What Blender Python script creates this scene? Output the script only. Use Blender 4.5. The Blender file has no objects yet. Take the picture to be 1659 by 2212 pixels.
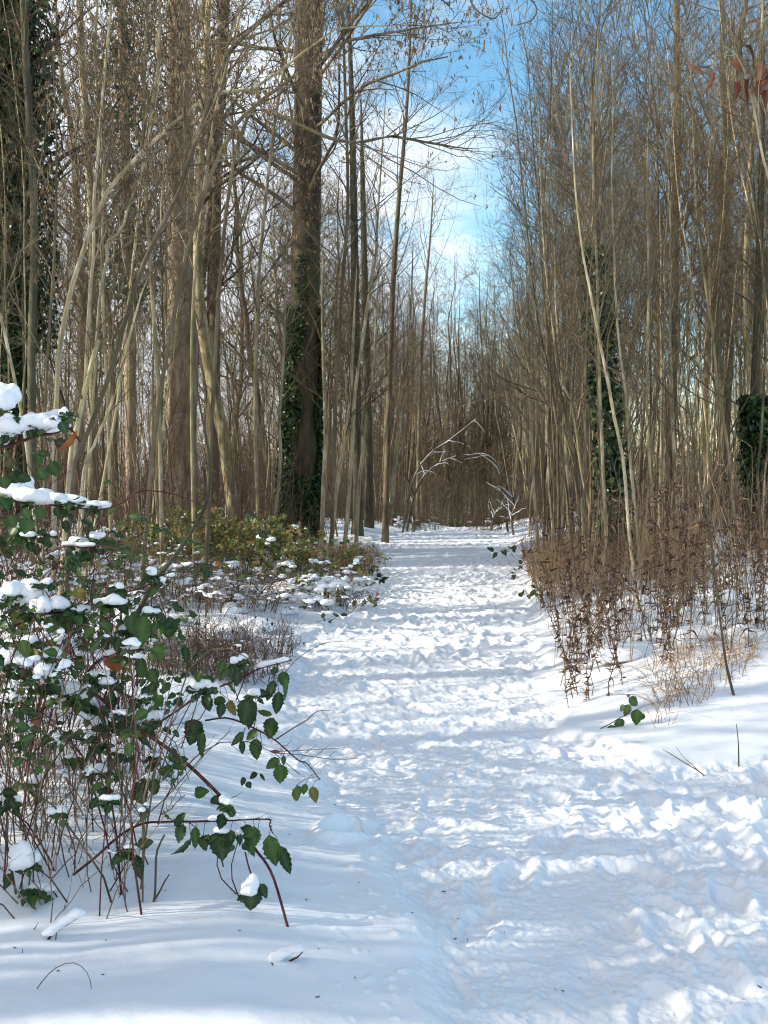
import bpy, math, random
import numpy as np
from mathutils import Vector
S = bpy.context.scene
COL = S.collection
rad = math.radians
RNG = np.random.default_rng(7)
random.seed(7)

# ------------------------------------------------------------------ camera, sky, sun, exposure
CAM_Z = 1.6
FPX = 2400.0                       # focal length in units of a 1659 x 2212 frame
HOR = 1020.0                       # row of the horizon in that frame
cam_d = bpy.data.cameras.new("camera")
cam_d.sensor_fit = 'VERTICAL'; cam_d.sensor_height = 36.0
cam_d.lens = FPX / 2212.0 * 36.0
cam_d.clip_start = 0.05; cam_d.clip_end = 3000
cam = bpy.data.objects.new("camera", cam_d); COL.objects.link(cam)
cam.location = (0, 0, CAM_Z)
cam.rotation_euler = (rad(90) - math.atan((1106.0 - HOR) / FPX), 0, 0)
S.camera = cam
SUN_DIR = Vector((-0.97, -0.20, 0.0)).normalized()
SUN_EL = rad(27)
sun_vec = Vector((SUN_DIR.x * math.cos(SUN_EL), SUN_DIR.y * math.cos(SUN_EL), math.sin(SUN_EL)))
sd = bpy.data.lights.new("sun", 'SUN'); sd.energy = 5.0; sd.angle = rad(0.5); sd.color = (1.0, 0.91, 0.76)
sun = bpy.data.objects.new("sun", sd); COL.objects.link(sun)
sun.rotation_euler = sun_vec.to_track_quat('Z', 'Y').to_euler()
S.view_settings.view_transform = 'Standard'; S.view_settings.look = 'None'
S.view_settings.gamma = 1.0; S.view_settings.use_curve_mapping = False
S.view_settings.exposure = 0.9
w = bpy.data.worlds.new("World"); S.world = w; w.use_nodes = True
nt = w.node_tree; N = nt.nodes; Lk = nt.links
for n in list(N): N.remove(n)
out = N.new('ShaderNodeOutputWorld'); bg = N.new('ShaderNodeBackground')
sky = N.new('ShaderNodeTexSky'); sky.sky_type = 'NISHITA'; sky.sun_disc = False
sky.sun_elevation = SUN_EL; sky.sun_rotation = math.atan2(SUN_DIR.x, SUN_DIR.y) % (2 * math.pi)
sky.air_density = 1.0; sky.dust_density = 0.1; sky.ozone_density = 1.2
tc = N.new('ShaderNodeTexCoord')
mp = N.new('ShaderNodeMapping'); mp.inputs['Scale'].default_value = (1.6, 1.6, 4.5)
mp.inputs['Rotation'].default_value = (0.15, 0.25, 0.3)
Lk.new(tc.outputs['Generated'], mp.inputs['Vector'])
nz = N.new('ShaderNodeTexNoise'); nz.inputs['Scale'].default_value = 3.4; nz.inputs['Detail'].default_value = 8
nz.inputs['Roughness'].default_value = 0.55; nz.inputs['Distortion'].default_value = 0.4
Lk.new(mp.outputs['Vector'], nz.inputs['Vector'])
sx = N.new('ShaderNodeSeparateXYZ'); Lk.new(tc.outputs['Generated'], sx.inputs[0])
# clouds thicken to the west (left) and near the horizon
m1 = N.new('ShaderNodeMath'); m1.operation = 'MULTIPLY_ADD'; m1.inputs[1].default_value = -1.5
Lk.new(sx.outputs['X'], m1.inputs[0]); Lk.new(nz.outputs['Fac'], m1.inputs[2])
m2 = N.new('ShaderNodeMath'); m2.operation = 'MULTIPLY_ADD'; m2.inputs[1].default_value = -0.55
Lk.new(sx.outputs['Z'], m2.inputs[0]); Lk.new(m1.outputs[0], m2.inputs[2])
m3 = N.new('ShaderNodeMath'); m3.operation = 'MULTIPLY_ADD'; m3.inputs[1].default_value = -0.45  # extra unseen cloud behind the camera, added to whiten the ambient light
Lk.new(sx.outputs['Y'], m3.inputs[0]); Lk.new(m2.outputs[0], m3.inputs[2])
mr = N.new('ShaderNodeMapRange'); mr.interpolation_type = 'SMOOTHSTEP'
mr.inputs['From Min'].default_value = -0.23; mr.inputs['From Max'].default_value = 0.17
Lk.new(m3.outputs[0], mr.inputs['Value'])
mrc = N.new('ShaderNodeMath'); mrc.operation = 'MULTIPLY'; mrc.inputs[1].default_value = 0.85; Lk.new(mr.outputs[0], mrc.inputs[0])
hs = N.new('ShaderNodeHueSaturation'); hs.inputs['Saturation'].default_value = 1.22; hs.inputs['Value'].default_value = 1.85; hs.inputs['Hue'].default_value = 0.485
Lk.new(sky.outputs[0], hs.inputs['Color'])
mx = N.new('ShaderNodeMix'); mx.data_type = 'RGBA'
mx.inputs[7].default_value = (10.0, 10.2, 10.6, 1)
Lk.new(mrc.outputs[0], mx.inputs[0]); Lk.new(hs.outputs[0], mx.inputs[6])
Lk.new(mx.outputs[2], bg.inputs['Color']); bg.inputs['Strength'].default_value = 0.072
Lk.new(bg.outputs[0], out.inputs[0])
S.cycles.max_bounces = 6; S.cycles.diffuse_bounces = 3; S.cycles.glossy_bounces = 2
S.cycles.transmission_bounces = 3; S.cycles.transparent_max_bounces = 4
S.cycles.use_denoising = True
S.cycles.pixel_filter_type = 'BLACKMAN_HARRIS'; S.cycles.filter_width = 1.15; S.cycles.sample_clamp_indirect = 4
S.cycles.caustics_reflective = False; S.cycles.caustics_refractive = False

# ------------------------------------------------------------------ terrain functions
def interp(y, ys, vs): return np.interp(y, ys, vs)
def base_z(y):
    y = np.asarray(y, float)
    t = np.clip((y - 29) / 9.0, 0, None)
    s = np.where(t < 1, 0.5 * t * t * 9.0, 0.5 * 9.0 + (t - 1) * 9.0)
    s = np.minimum(s, 95)
    return -0.053 * s
def xl(y): return interp(y, [0, 3.2, 4.5, 6, 7, 10, 15, 23, 28, 32, 36, 45, 60, 400], [.55, .25, .1, -.45, -.62, -.85, -.5, -.45, -.2, .8, 1.5, 2.6, 4, 30])
def xr(y): return interp(y, [0, 5.3, 6.3, 7, 10, 15, 22, 28, 32, 36, 45, 60, 400], [30, 30, 1.55, 1.2, 1.5, 1.94, 2.7, 3.3, 3.4, 3.5, 4.8, 6.5, 36])
def sstep(a, b, x):
    t = np.clip((x - a) / (b - a), 0, 1); return t * t * (3 - 2 * t)
def hash2(ix, iy, seed):
    n = (ix.astype(np.int64) * 374761393 + iy.astype(np.int64) * 668265263 + seed * 982451653) & 0xffffffff
    n = ((n ^ (n >> 13)) * 1274126177) & 0xffffffff
    n = ((n ^ (n >> 16)) * 2246822519) & 0xffffffff
    return ((n ^ (n >> 15)) & 0xffffff) / float(0xffffff)
def vnoise(x, y, seed=0):
    ix = np.floor(x); iy = np.floor(y); fx = x - ix; fy = y - iy
    ux = fx * fx * fx * (fx * (fx * 6 - 15) + 10); uy = fy * fy * fy * (fy * (fy * 6 - 15) + 10)
    a = hash2(ix, iy, seed); b = hash2(ix + 1, iy, seed); c = hash2(ix, iy + 1, seed); d = hash2(ix + 1, iy + 1, seed)
    return (a + (b - a) * ux) * (1 - uy) + (c + (d - c) * ux) * uy - 0.5
def fbm(x, y, seed=0, oc=4, g=0.5):
    s = 0; a = 1.0
    for k in range(oc):
        c, sn = math.cos(0.6 + k * 1.3), math.sin(0.6 + k * 1.3)
        s = s + a * vnoise((x * c - y * sn) * 2.03 ** k + 17.3 * k, (x * sn + y * c) * 2.03 ** k - 9.1 * k, seed + k); a *= g
    return s
def pits(x, y, cell, seed, dens=0.8, size=(0.15, 0.062), ang0=0.0, spread=0.5):
    """footprint field: a pit with a raised rim for most cells"""
    out_ = np.zeros_like(x); cx = np.floor(x / cell); cy = np.floor(y / cell)
    for dx in (-1, 0, 1):
        for dy in (-1, 0, 1):
            gx = cx + dx; gy = cy + dy
            h1 = hash2(gx, gy, seed); h2 = hash2(gx, gy, seed + 1); h3 = hash2(gx, gy, seed + 2); h4 = hash2(gx, gy, seed + 3)
            px = (gx + h1) * cell; py = (gy + h2) * cell
            an = ang0 + (h3 - .5) * 2 * spread
            ux = (x - px); uy = (y - py)
            a = ux * np.sin(an) + uy * np.cos(an); b = ux * np.cos(an) - uy * np.sin(an)
            sc = 0.75 + 0.6 * h4
            r = np.sqrt((a / (size[0] * sc)) ** 2 + (b / (size[1] * sc)) ** 2)
            pit = -(1 - sstep(0.65, 1.08, r)) + 0.55 * np.exp(-((r - 1.3) / 0.24) ** 2)
            out_ += np.where(h3 * 7.31 % 1.0 < dens, pit, 0) * (0.5 + h4)
    return out_
def tramp(x, y):
    """0 on untouched snow, 1 on the walked path"""
    e = 0.22 * fbm(x * 2.1, y * 1.3, 31, 3) + 0.05 * fbm(x * 9, y * 7, 32, 2)
    sf = 1 + 1.2 * (1 - sstep(4.0, 6.0, y)); l = sstep(-0.06 * sf, 0.10 * sf, (x - xl(y)) + e); r = sstep(-0.06, 0.12, (xr(y) - x) + e)
    r = np.where(y < 6.4, np.maximum(r, sstep(-.08, .12, (5.75 + 0.1 * x - y) + 1.2 * e)), r)
    return l * r
def ground_h(x, y, detail=True):
    x = np.asarray(x, float); y = np.asarray(y, float)
    z = base_z(y)
    L = xl(y) - x
    z = z + 0.10 * sstep(0.0, 0.9, L) + 0.16 * sstep(1.2, 5.0, L)
    R = np.minimum(x - xr(y), 6)
    yr = np.clip((y - 5.9) / 2.0, 0, 1)
    z = z + np.where(y < 60, yr * (0.20 * sstep(-0.1, 1.1, R) + 0.22 * sstep(0.6, 3.0, R)), 0)
    z = z + 0.20 * np.exp(-(((x + 1.75) / 0.9) ** 2 + ((y - 5.2) / 1.4) ** 2))
    z = z + 0.16 * fbm(x * 0.35, y * 0.35, 3, 3) * sstep(0.3, 2.5, np.abs(x - .5 * (xl(y) + np.minimum(xr(y), xl(y) + 2.5))) - 1.0)
    if not detail: return z
    t = tramp(x, y)
    smooth = 0.045 * fbm(x * 1.1, y * 1.1, 11, 3) + 0.006 * fbm(x * 9, y * 9, 14, 2)
    # snow lying over hidden stems on the verges
    smooth = smooth + 0.05 * np.maximum(fbm(x * 2.6, y * 2.6, 19, 2), 0) * sstep(0.8, 2.5, L)
    far = np.clip(14.0 / np.maximum(y, 4), 0.55, 1.0)
    p = pits(x, y, 0.36, 40, 0.85, (0.15, 0.062), 0.1, 0.45) + 0.8 * pits(x + 3.3, y + 1.7, 0.30, 50, 0.75, (0.13, 0.06), 0.05, 0.8)
    p = np.clip(p, -1.7, 1.3)
    n1 = fbm(x * 6, y * 8, 60, 3, 0.5); n2 = np.abs(fbm(x * 13, y * 13, 70, 3, 0.6)); n3 = fbm(x * 42, y * 42, 80, 2, .6)
    calm = 0.45 + 0.85 * sstep(-.25, .3, fbm(x * .8, y * .8, 44, 2)) + .5 * sstep(.7, 1.3, x) * (1 - sstep(5.2, 6.5, y))
    n4 = fbm(x * 20, y * 24, 75, 3, .6)
    walked = -0.065 + calm * (0.024 * p + 0.024 * n1 + 0.010 * n2 + 0.012 * n4) + 0.008 * n3
    # compacted, smoother lane close to the camera
    lane = np.exp(-((x - 0.62 - 0.10 * (y - 3)) / 0.24) ** 2) * (1 - sstep(4.2, 5.5, y))
    walked = walked * (1 - 0.45 * lane) - 0.05 * lane
    # a few stray prints and crumbs beside the path
    st = pits(x + 7.7, y + 2.2, 1.9, 90, 0.45, (0.15, 0.065), 0.3, 0.9) * 0.045 * (1 - sstep(0.1, 1.6, L)) 
    crumbs = 0.022 * np.maximum(fbm(x * 24, y * 24, 95, 2) - 0.25, 0) * (1 - sstep(0.0, 0.6, np.abs(L)))
    return z + (1 - t) * (smooth + np.where(L > 0, st, 0) + crumbs * 1.6) + t * walked * (0.75 + 0.25 * far)
def gz(x, y): return float(ground_h(np.array([x]), np.array([y]))[0])
def gz0(x, y): return float(ground_h(np.array([x]), np.array([y]), False)[0])

def at(px, py, d):
    """world point seen at (px, py) of the 1659 x 2212 frame, d metres in front"""
    return np.array([(px - 829.5) / FPX * d, d, CAM_Z - (py - HOR) / FPX * d])

# ------------------------------------------------------------------ materials
def new_mat(name):
    m = bpy.data.materials.new(name); m.use_nodes = True
    t = m.node_tree; b = t.nodes['Principled BSDF']
    return m, t, b
def ramp(t, stops):
    r = t.nodes.new('ShaderNodeValToRGB'); e = r.color_ramp.elements
    e[0].position = stops[0][0]; e[0].color = (*stops[0][1], 1); e[1].position = stops[-1][0]; e[1].color = (*stops[-1][1], 1)
    for p, c in stops[1:-1]:
        k = e.new(p); k.color = (*c, 1)
    return r
def noise(t, scale, detail=3, vec=None, rough=.5):
    n = t.nodes.new('ShaderNodeTexNoise'); n.inputs['Scale'].default_value = scale; n.inputs['Detail'].default_value = detail
    n.inputs['Roughness'].default_value = rough
    if vec: t.links.new(vec, n.inputs['Vector'])
    return n
def geo_vec(t, scale=(1, 1, 1), kind='Object'):
    c = t.nodes.new('ShaderNodeTexCoord'); m = t.nodes.new('ShaderNodeMapping'); m.inputs['Scale'].default_value = scale
    t.links.new(c.outputs[kind], m.inputs['Vector']); return m.outputs[0]
def bark_mat(name, dark, mid, light, scale=6, bump=0.4, moss=None, mossamt=0.5, stretch=0.25):
    m, t, b = new_mat(name)
    v = geo_vec(t, (1, 1, stretch))
    n = noise(t, scale, 6, v, .65)
    r = ramp(t, [(0.32, dark), (0.5, mid), (0.68, light)])
    t.links.new(n.outputs['Fac'], r.inputs[0])
    # per-branch variation
    a = t.nodes.new('ShaderNodeAttribute'); a.attribute_name = 'tint'
    h = t.nodes.new('ShaderNodeMapRange'); h.inputs['To Min'].default_value = 0.62; h.inputs['To Max'].default_value = 1.38
    t.links.new(a.outputs['Fac'], h.inputs['Value'])
    mul = t.nodes.new('ShaderNodeVectorMath'); mul.operation = 'SCALE'
    t.links.new(r.outputs[0], mul.inputs[0]); t.links.new(h.outputs[0], mul.inputs['Scale'])
    col = mul.outputs[0]
    if moss:
        n2 = noise(t, 2.2, 4, geo_vec(t, (1, 1, .5))); mr_ = t.nodes.new('ShaderNodeMapRange')
        mr_.inputs['From Min'].default_value = .42; mr_.inputs['From Max'].default_value = .62; mr_.inputs['To Max'].default_value = mossamt
        t.links.new(n2.outputs['Fac'], mr_.inputs['Value'])
        mix = t.nodes.new('ShaderNodeMix'); mix.data_type = 'RGBA'; mix.inputs[7].default_value = (*moss, 1)
        t.links.new(mr_.outputs[0], mix.inputs[0]); t.links.new(col, mix.inputs[6]); col = mix.outputs[2]
    oi = t.nodes.new('ShaderNodeObjectInfo'); hv = t.nodes.new('ShaderNodeMapRange'); hv.inputs['To Min'].default_value = .72; hv.inputs['To Max'].default_value = 1.25
    t.links.new(oi.outputs['Random'], hv.inputs['Value'])
    mul2 = t.nodes.new('ShaderNodeVectorMath'); mul2.operation = 'SCALE'
    t.links.new(col, mul2.inputs[0]); t.links.new(hv.outputs[0], mul2.inputs['Scale'])
    t.links.new(mul2.outputs[0], b.inputs['Base Color'])
    b.inputs['Roughness'].default_value = .85; b.inputs['Specular IOR Level'].default_value = .25
    if bump:
        nb = noise(t, scale * 3, 5, geo_vec(t, (1, 1, .18)), .7)
        bp = t.nodes.new('ShaderNodeBump'); bp.inputs['Strength'].default_value = bump; bp.inputs['Distance'].default_value = .02
        t.links.new(nb.outputs['Fac'], bp.inputs['Height']); t.links.new(bp.outputs[0], b.inputs['Normal'])
    return m
M = {}
M['sap'] = bark_mat('bark_pale_sapling', (.070, .054, .032), (.245, .20, .12), (.54, .46, .30), 9, .3, (.23, .215, .08), .45)
M['sapw'] = bark_mat('bark_birch_pale', (.10, .078, .050), (.33, .28, .19), (.62, .55, .42), 12, .3, (.34, .30, .10), .45)
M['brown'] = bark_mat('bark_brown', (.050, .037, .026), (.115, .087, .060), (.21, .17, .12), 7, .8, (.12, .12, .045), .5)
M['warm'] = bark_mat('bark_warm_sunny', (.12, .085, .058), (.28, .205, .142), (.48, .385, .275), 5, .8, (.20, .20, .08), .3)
M['fill'] = bark_mat('bark_grey_brown', (.036, .027, .017), (.145, .112, .068), (.42, .345, .22), 9, .3, (.15, .135, .055), .45)
M['straw'] = bark_mat('straw_stem', (.15, .095, .055), (.34, .235, .145), (.52, .40, .26), 20, 0)
M['deep'] = bark_mat('bark_deep_brown', (.025, .018, .013), (.062, .045, .032), (.125, .095, .068), 7, .9, (.09, .09, .035), .45)
M['dark'] = bark_mat('bark_dark', (.030, .026, .02), (.07, .058, .042), (.13, .11, .08), 7, .8, (.06, .08, .03), .5)
M['twig'] = bark_mat('twig_brown', (.026, .018, .012), (.090, .064, .041), (.24, .18, .115), 3, 0, (.13, .115, .05), .35)
M['twigg'] = bark_mat('twig_olive', (.036, .026, .017), (.115, .088, .055), (.29, .24, .16), 3, 0, (.18, .155, .065), .35)
M['cane'] = bark_mat('bramble_cane_red', (.045, .014, .014), (.09, .026, .024), (.16, .06, .05), 20, .2)
M['drystem'] = bark_mat('dry_brown_stem', (.055, .033, .022), (.13, .085, .055), (.26, .19, .125), 20, 0)
def snow_mat(name, bscale=1.0, col=(.82, .845, .885)):
    m, t, b = new_mat(name)
    b.inputs['Base Color'].default_value = (*col, 1)
    b.inputs['Roughness'].default_value = .65; b.inputs['Specular IOR Level'].default_value = .25
    b.inputs['Subsurface Weight'].default_value = 0.0
    c = t.nodes.new('ShaderNodeTexCoord')
    n1 = noise(t, 38, 5, c.outputs['Object'], .65); n2 = noise(t, 260, 2, c.outputs['Object'], .6)
    bp = t.nodes.new('ShaderNodeBump'); bp.inputs['Strength'].default_value = .35 * bscale; bp.inputs['Distance'].default_value = .02
    bp2 = t.nodes.new('ShaderNodeBump'); bp2.inputs['Strength'].default_value = .3 * bscale; bp2.inputs['Distance'].default_value = .003
    t.links.new(n1.outputs['Fac'], bp.inputs['Height']); t.links.new(n2.outputs['Fac'], bp2.inputs['Height'])
    t.links.new(bp2.outputs[0], bp.inputs['Normal']); t.links.new(bp.outputs[0], b.inputs['Normal'])
    return m
M['snow'] = snow_mat('fresh_snow', 0.35)
M['snowp'] = snow_mat('trodden_snow', 1.0, (.80, .825, .865))
def leaf_mat(name, stops, rough=.35, transl=.35, spec=.5):
    m, t, b = new_mat(name)
    a = t.nodes.new('ShaderNodeAttribute'); a.attribute_name = 'tint'
    r = ramp(t, stops); t.links.new(a.outputs['Fac'], r.inputs[0])
    n = noise(t, 45, 3, geo_vec(t)); h = t.nodes.new('ShaderNodeMapRange'); h.inputs['To Min'].default_value = .6; h.inputs['To Max'].default_value = 1.4
    t.links.new(n.outputs['Fac'], h.inputs['Value'])
    # paler veins carried by the 'vein' attribute
    va = t.nodes.new('ShaderNodeAttribute'); va.attribute_name = 'vein'
    mu = t.nodes.new('ShaderNodeVectorMath'); mu.operation = 'SCALE'
    t.links.new(r.outputs[0], mu.inputs[0]); t.links.new(h.outputs[0], mu.inputs['Scale'])
    mix = t.nodes.new('ShaderNodeMix'); mix.data_type = 'RGBA'; mix.blend_type = 'ADD'; mix.inputs[7].default_value = (.05, .06, .02, 1)
    t.links.new(va.outputs['Fac'], mix.inputs[0]); t.links.new(mu.outputs[0], mix.inputs[6])
    t.links.new(mix.outputs[2], b.inputs['Base Color'])
    b.inputs['Roughness'].default_value = rough; b.inputs['Specular IOR Level'].default_value = spec
    tr = t.nodes.new('ShaderNodeBsdfTranslucent'); t.links.new(mix.outputs[2], tr.inputs['Color'])
    ms = t.nodes.new('ShaderNodeMixShader'); ms.inputs[0].default_value = transl
    o = t.nodes['Material Output']
    t.links.new(b.outputs[0], ms.inputs[1]); t.links.new(tr.outputs[0], ms.inputs[2]); t.links.new(ms.outputs[0], o.inputs['Surface'])
    return m
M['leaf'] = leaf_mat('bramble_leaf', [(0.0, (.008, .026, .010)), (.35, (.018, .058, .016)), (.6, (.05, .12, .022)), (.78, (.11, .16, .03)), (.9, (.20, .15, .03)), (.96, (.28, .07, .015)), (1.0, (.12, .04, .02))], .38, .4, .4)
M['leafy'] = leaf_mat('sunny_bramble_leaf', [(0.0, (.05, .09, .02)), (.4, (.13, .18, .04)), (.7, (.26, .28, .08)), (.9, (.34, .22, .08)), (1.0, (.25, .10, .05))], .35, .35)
M['ivy'] = leaf_mat('ivy_leaf', [(0.0, (.007, .020, .008)), (.6, (.018, .050, .014)), (.85, (.05, .10, .025)), (1.0, (.14, .18, .05))], .30, .2)
M['deadleaf'] = leaf_mat('dead_brown_leaf', [(0.0, (.032, .017, .011)), (.5, (.105, .060, .037)), (1.0, (.28, .18, .105))], .7, .3, .2)
M['beech'] = leaf_mat('beech_leaf', [(0.0, (.07, .02, .012)), (.5, (.18, .065, .035)), (1.0, (.36, .20, .12))], .55, .45, .3)
M['grass'] = leaf_mat('dry_grass', [(0.0, (.28, .15, .065)), (.5, (.50, .31, .15)), (1.0, (.68, .50, .28))], .7, .35, .2)
M['catkin'] = leaf_mat('catkin', [(0.0, (.13, .085, .05)), (.5, (.24, .17, .10)), (1.0, (.36, .28, .17))], .8, .25, .2)

# ------------------------------------------------------------------ mesh helpers
def mesh_obj(name, V, F, mat, parent=None, attrs=None, smooth=True, collect=True):
    """F: int array (n,4) or (n,3) or a list of such arrays"""
    me = bpy.data.meshes.new(name)
    Fs = F if isinstance(F, list) else [F]
    nv = len(V); me.vertices.add(nv); me.vertices.foreach_set('co', np.ascontiguousarray(V, dtype=np.float32).ravel())
    loops = np.concatenate([f.ravel() for f in Fs]); sizes = np.concatenate([np.full(len(f), f.shape[1]) for f in Fs])
    me.loops.add(len(loops)); me.loops.foreach_set('vertex_index', loops.astype(np.int32))
    me.polygons.add(len(sizes)); st = np.concatenate([[0], np.cumsum(sizes)[:-1]]).astype(np.int32)
    me.polygons.foreach_set('loop_start', st)
    me.update(calc_edges=True)
    me.polygons.foreach_set('use_smooth', np.full(len(sizes), smooth))
    for k, a in (attrs or {}).items():
        at_ = me.attributes.new(k, 'FLOAT', 'POINT'); at_.data.foreach_set('value', np.asarray(a, dtype=np.float32))
    me.materials.append(mat)
    o = bpy.data.objects.new(name, me); COL.objects.link(o)
    if parent: o.parent = parent
    return o
def norm(v): return v / np.maximum(np.linalg.norm(v, axis=-1, keepdims=True), 1e-9)
class Tubes:
    def __init__(s): s.V = []; s.F = []; s.T = []; s.n = 0
    def add(s, P, R, k=3, tint=None):
        P = np.asarray(P, float); R = np.asarray(R, float)
        if P.ndim == 2: P = P[None]; R = R[None]
        m, n, _ = P.shape
        if m == 0: return
        t = norm(np.gradient(P, axis=1)); d = norm(P[:, -1] - P[:, 0])
        ref = np.where(np.abs(d[:, 2:3]) > .8, np.array([[1., 0, 0]]), np.array([[0, 0, 1.]]))[:, None, :]
        u = norm(ref - (ref * t).sum(-1, keepdims=True) * t); v = np.cross(t, u)
        a = np.arange(k) * 2 * math.pi / k
        ring = P[:, :, None, :] + R[:, :, None, None] * (u[:, :, None, :] * np.cos(a)[None, None, :, None] + v[:, :, None, :] * np.sin(a)[None, None, :, None])
        s.V.append(ring.reshape(-1, 3))
        base = (np.arange(m) * n * k)[:, None, None]; r = (np.arange(n - 1) * k)[None, :, None]; c = np.arange(k)[None, None, :]; c2 = (c + 1) % k
        q = np.stack(np.broadcast_arrays(base + r + c, base + r + c2, base + r + k + c2, base + r + k + c), -1).reshape(-1, 4) + s.n
        s.F.append(q)
        tt = RNG.random(m) if tint is None else np.broadcast_to(np.asarray(tint, float), (m,))
        s.T.append(np.repeat(tt, n * k)); s.n += m * n * k
    def build(s, name, mat, parent=None):
        return mesh_obj(name, np.concatenate(s.V), np.concatenate(s.F), mat, parent, {'tint': np.concatenate(s.T)})
def resample(P, n):
    """Catmull-Rom through the given points, n samples"""
    P = np.asarray(P, float); m = len(P)
    if m == 2: return P[0] + (P[1] - P[0]) * np.linspace(0, 1, n)[:, None]
    E = np.vstack([2 * P[0] - P[1], P, 2 * P[-1] - P[-2]])
    u = np.linspace(0, m - 1 - 1e-6, n); i = u.astype(int); f = (u - i)[:, None]
    a, b, c, d = E[i], E[i + 1], E[i + 2], E[i + 3]
    return 0.5 * ((2 * b) + (-a + c) * f + (2 * a - 5 * b + 4 * c - d) * f * f + (-a + 3 * b - 3 * c + d) * f ** 3)
def grow(P, R, c, t0, t1, length, ang, n=5, up=.15, wig=.25, rf=.55, rmin=.0015, taper=.25, lfall=.6, rmax=1):
    """c children for every parent polyline"""
    m, n0, _ = P.shape
    t = t0 + (t1 - t0) * ((np.arange(c)[None, :] + RNG.random((m, c))) / c)
    x = t * (n0 - 1); i = np.minimum(x.astype(int), n0 - 2); f = (x - i)[..., None]
    ar = np.arange(m)[:, None]
    p = P[ar, i] * (1 - f) + P[ar, i + 1] * f; tg = norm(P[ar, i + 1] - P[ar, i])
    r = (R[ar, i] * (1 - f[..., 0]) + R[ar, i + 1] * f[..., 0]) * rf
    r = np.clip(r, rmin, rmax)
    q = RNG.normal(size=(m, c, 3)); q = norm(q - (q * tg).sum(-1, keepdims=True) * tg)
    a = ang * (0.7 + 0.6 * RNG.random((m, c, 1)))
    d = norm(tg * np.cos(a) + q * np.sin(a))
    L = length * (1 - lfall * (t - t0) / (t1 - t0)) * (0.55 + 0.75 * RNG.random((m, c)))
    M_ = m * c; p = p.reshape(M_, 3); d = d.reshape(M_, 3); L = L.reshape(M_); r = r.reshape(M_)
    out_ = np.zeros((M_, n, 3)); out_[:, 0] = p; step = (L / (n - 1))[:, None]
    for k in range(1, n):
        d = norm(d + wig * RNG.normal(size=(M_, 3)) * .6 + np.array([0, 0, up]))
        out_[:, k] = out_[:, k - 1] + d * step
    rr = r[:, None] * (1 - (1 - taper) * np.linspace(0, 1, n)[None, :])
    return out_, rr
def leafset(P, D, Nn, size, wid=.62, rows=8, serr=.07, fold=.25, droop=.2):
    """serrated, folded leaves: P base, D axis, Nn normal"""
    m = len(P); D = norm(D); Nn = norm(Nn - (Nn * D).sum(-1, keepdims=True) * D); B = np.cross(D, Nn)
    s = np.linspace(0, 1, rows); w_ = np.sin(np.pi * s ** .72) ** .85 * .5; w_[0] = .02; w_[-1] = 0.0
    w_ = w_ * (1 + serr * np.where(np.arange(rows) % 2 == 0, 1, -1) * (s > .05))
    size = np.broadcast_to(np.asarray(size, float), (m,)); wid = np.broadcast_to(np.asarray(wid, float), (m,))
    dr = droop * (0.4 + 1.2 * RNG.random(m)); fo = fold * (0.2 + 1.3 * RNG.random(m))
    c = np.array([-1, -.5, 0, .5, 1.])
    X = s[None, :, None] * np.ones((m, 1, 5)); Y = w_[None, :, None] * c[None, None, :] * wid[:, None, None]
    Z = fo[:, None, None] * np.abs(Y) - dr[:, None, None] * (X ** 2) + .03 * RNG.normal(size=(m, rows, 5)) * (np.abs(c) > .9)[None, None, :]
    V = P[:, None, None, :] + size[:, None, None, None] * (X[..., None] * D[:, None, None, :] + Y[..., None] * B[:, None, None, :] + Z[..., None] * Nn[:, None, None, :])
    base = (np.arange(m) * rows * 5)[:, None, None]; r = (np.arange(rows - 1) * 5)[None, :, None]; cc = np.arange(4)[None, None, :]
    q = np.stack(np.broadcast_arrays(base + r + cc, base + r + cc + 1, base + r + 6 + cc, base + r + 5 + cc), -1).reshape(-1, 4)
    vein = np.broadcast_to((np.abs(c) < .1)[None, None, :] * .9, (m, rows, 5)).astype(float).copy()
    vein[:, 1::2, 1] = .35; vein[:, 1::2, 3] = .35
    return V.reshape(-1, 3), q, vein.ravel(), rows * 5
def small_leaves(P, D, Nn, size, wid=.6):
    m = len(P); D = norm(D); Nn = norm(Nn - (Nn * D).sum(-1, keepdims=True) * D); B = np.cross(D, Nn)
    size = np.broadcast_to(np.asarray(size, float), (m,))[:, None]
    h = wid * .5 * size * B; k = size * D; z = size * .12 * Nn
    V = np.stack([P, P + k * .4 + h + z, P + k, P + k * .4 - h + z, P + k * .45 - z * .5], 1)
    b = (np.arange(m) * 5)[:, None]
    F = np.concatenate([b + np.array([[0, 1, 4]]), b + np.array([[1, 2, 4]]), b + np.array([[2, 3, 4]]), b + np.array([[3, 0, 4]])])
    return V.reshape(-1, 3), F
def rdir(m, zb=0.0, zs=1.0):
    v = RNG.normal(size=(m, 3)); v[:, 2] = v[:, 2] * zs + zb; return norm(v)

# ------------------------------------------------------------------ tagging
def tag(o, label=None, cat=None, group=None, kind=None):
    if label: o['label'] = label
    if cat: o['category'] = cat
    if group: o['group'] = group
    if kind: o['kind'] = kind
    return o
def thing(name, label, cat, loc, group=None):
    o = bpy.data.objects.new(name, None); COL.objects.link(o); o.location = loc; o.empty_display_size = .2
    return tag(o, label, cat, group)
def place(root, loc, rz, sc, lean=(0, 0), first=None, label=None, group=None):
    """copy of a thing and its parts"""
    r = root.copy(); COL.objects.link(r)
    for ch in root.children:
        c = ch.copy(); COL.objects.link(c); c.parent = r
    r.location = loc; r.rotation_euler = (lean[0], lean[1], rz); r.rotation_mode = 'ZYX' if False else 'XYZ'
    r.scale = (sc, sc, sc)
    if label: r['label'] = label
    if group: r['group'] = group
    return r

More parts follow.
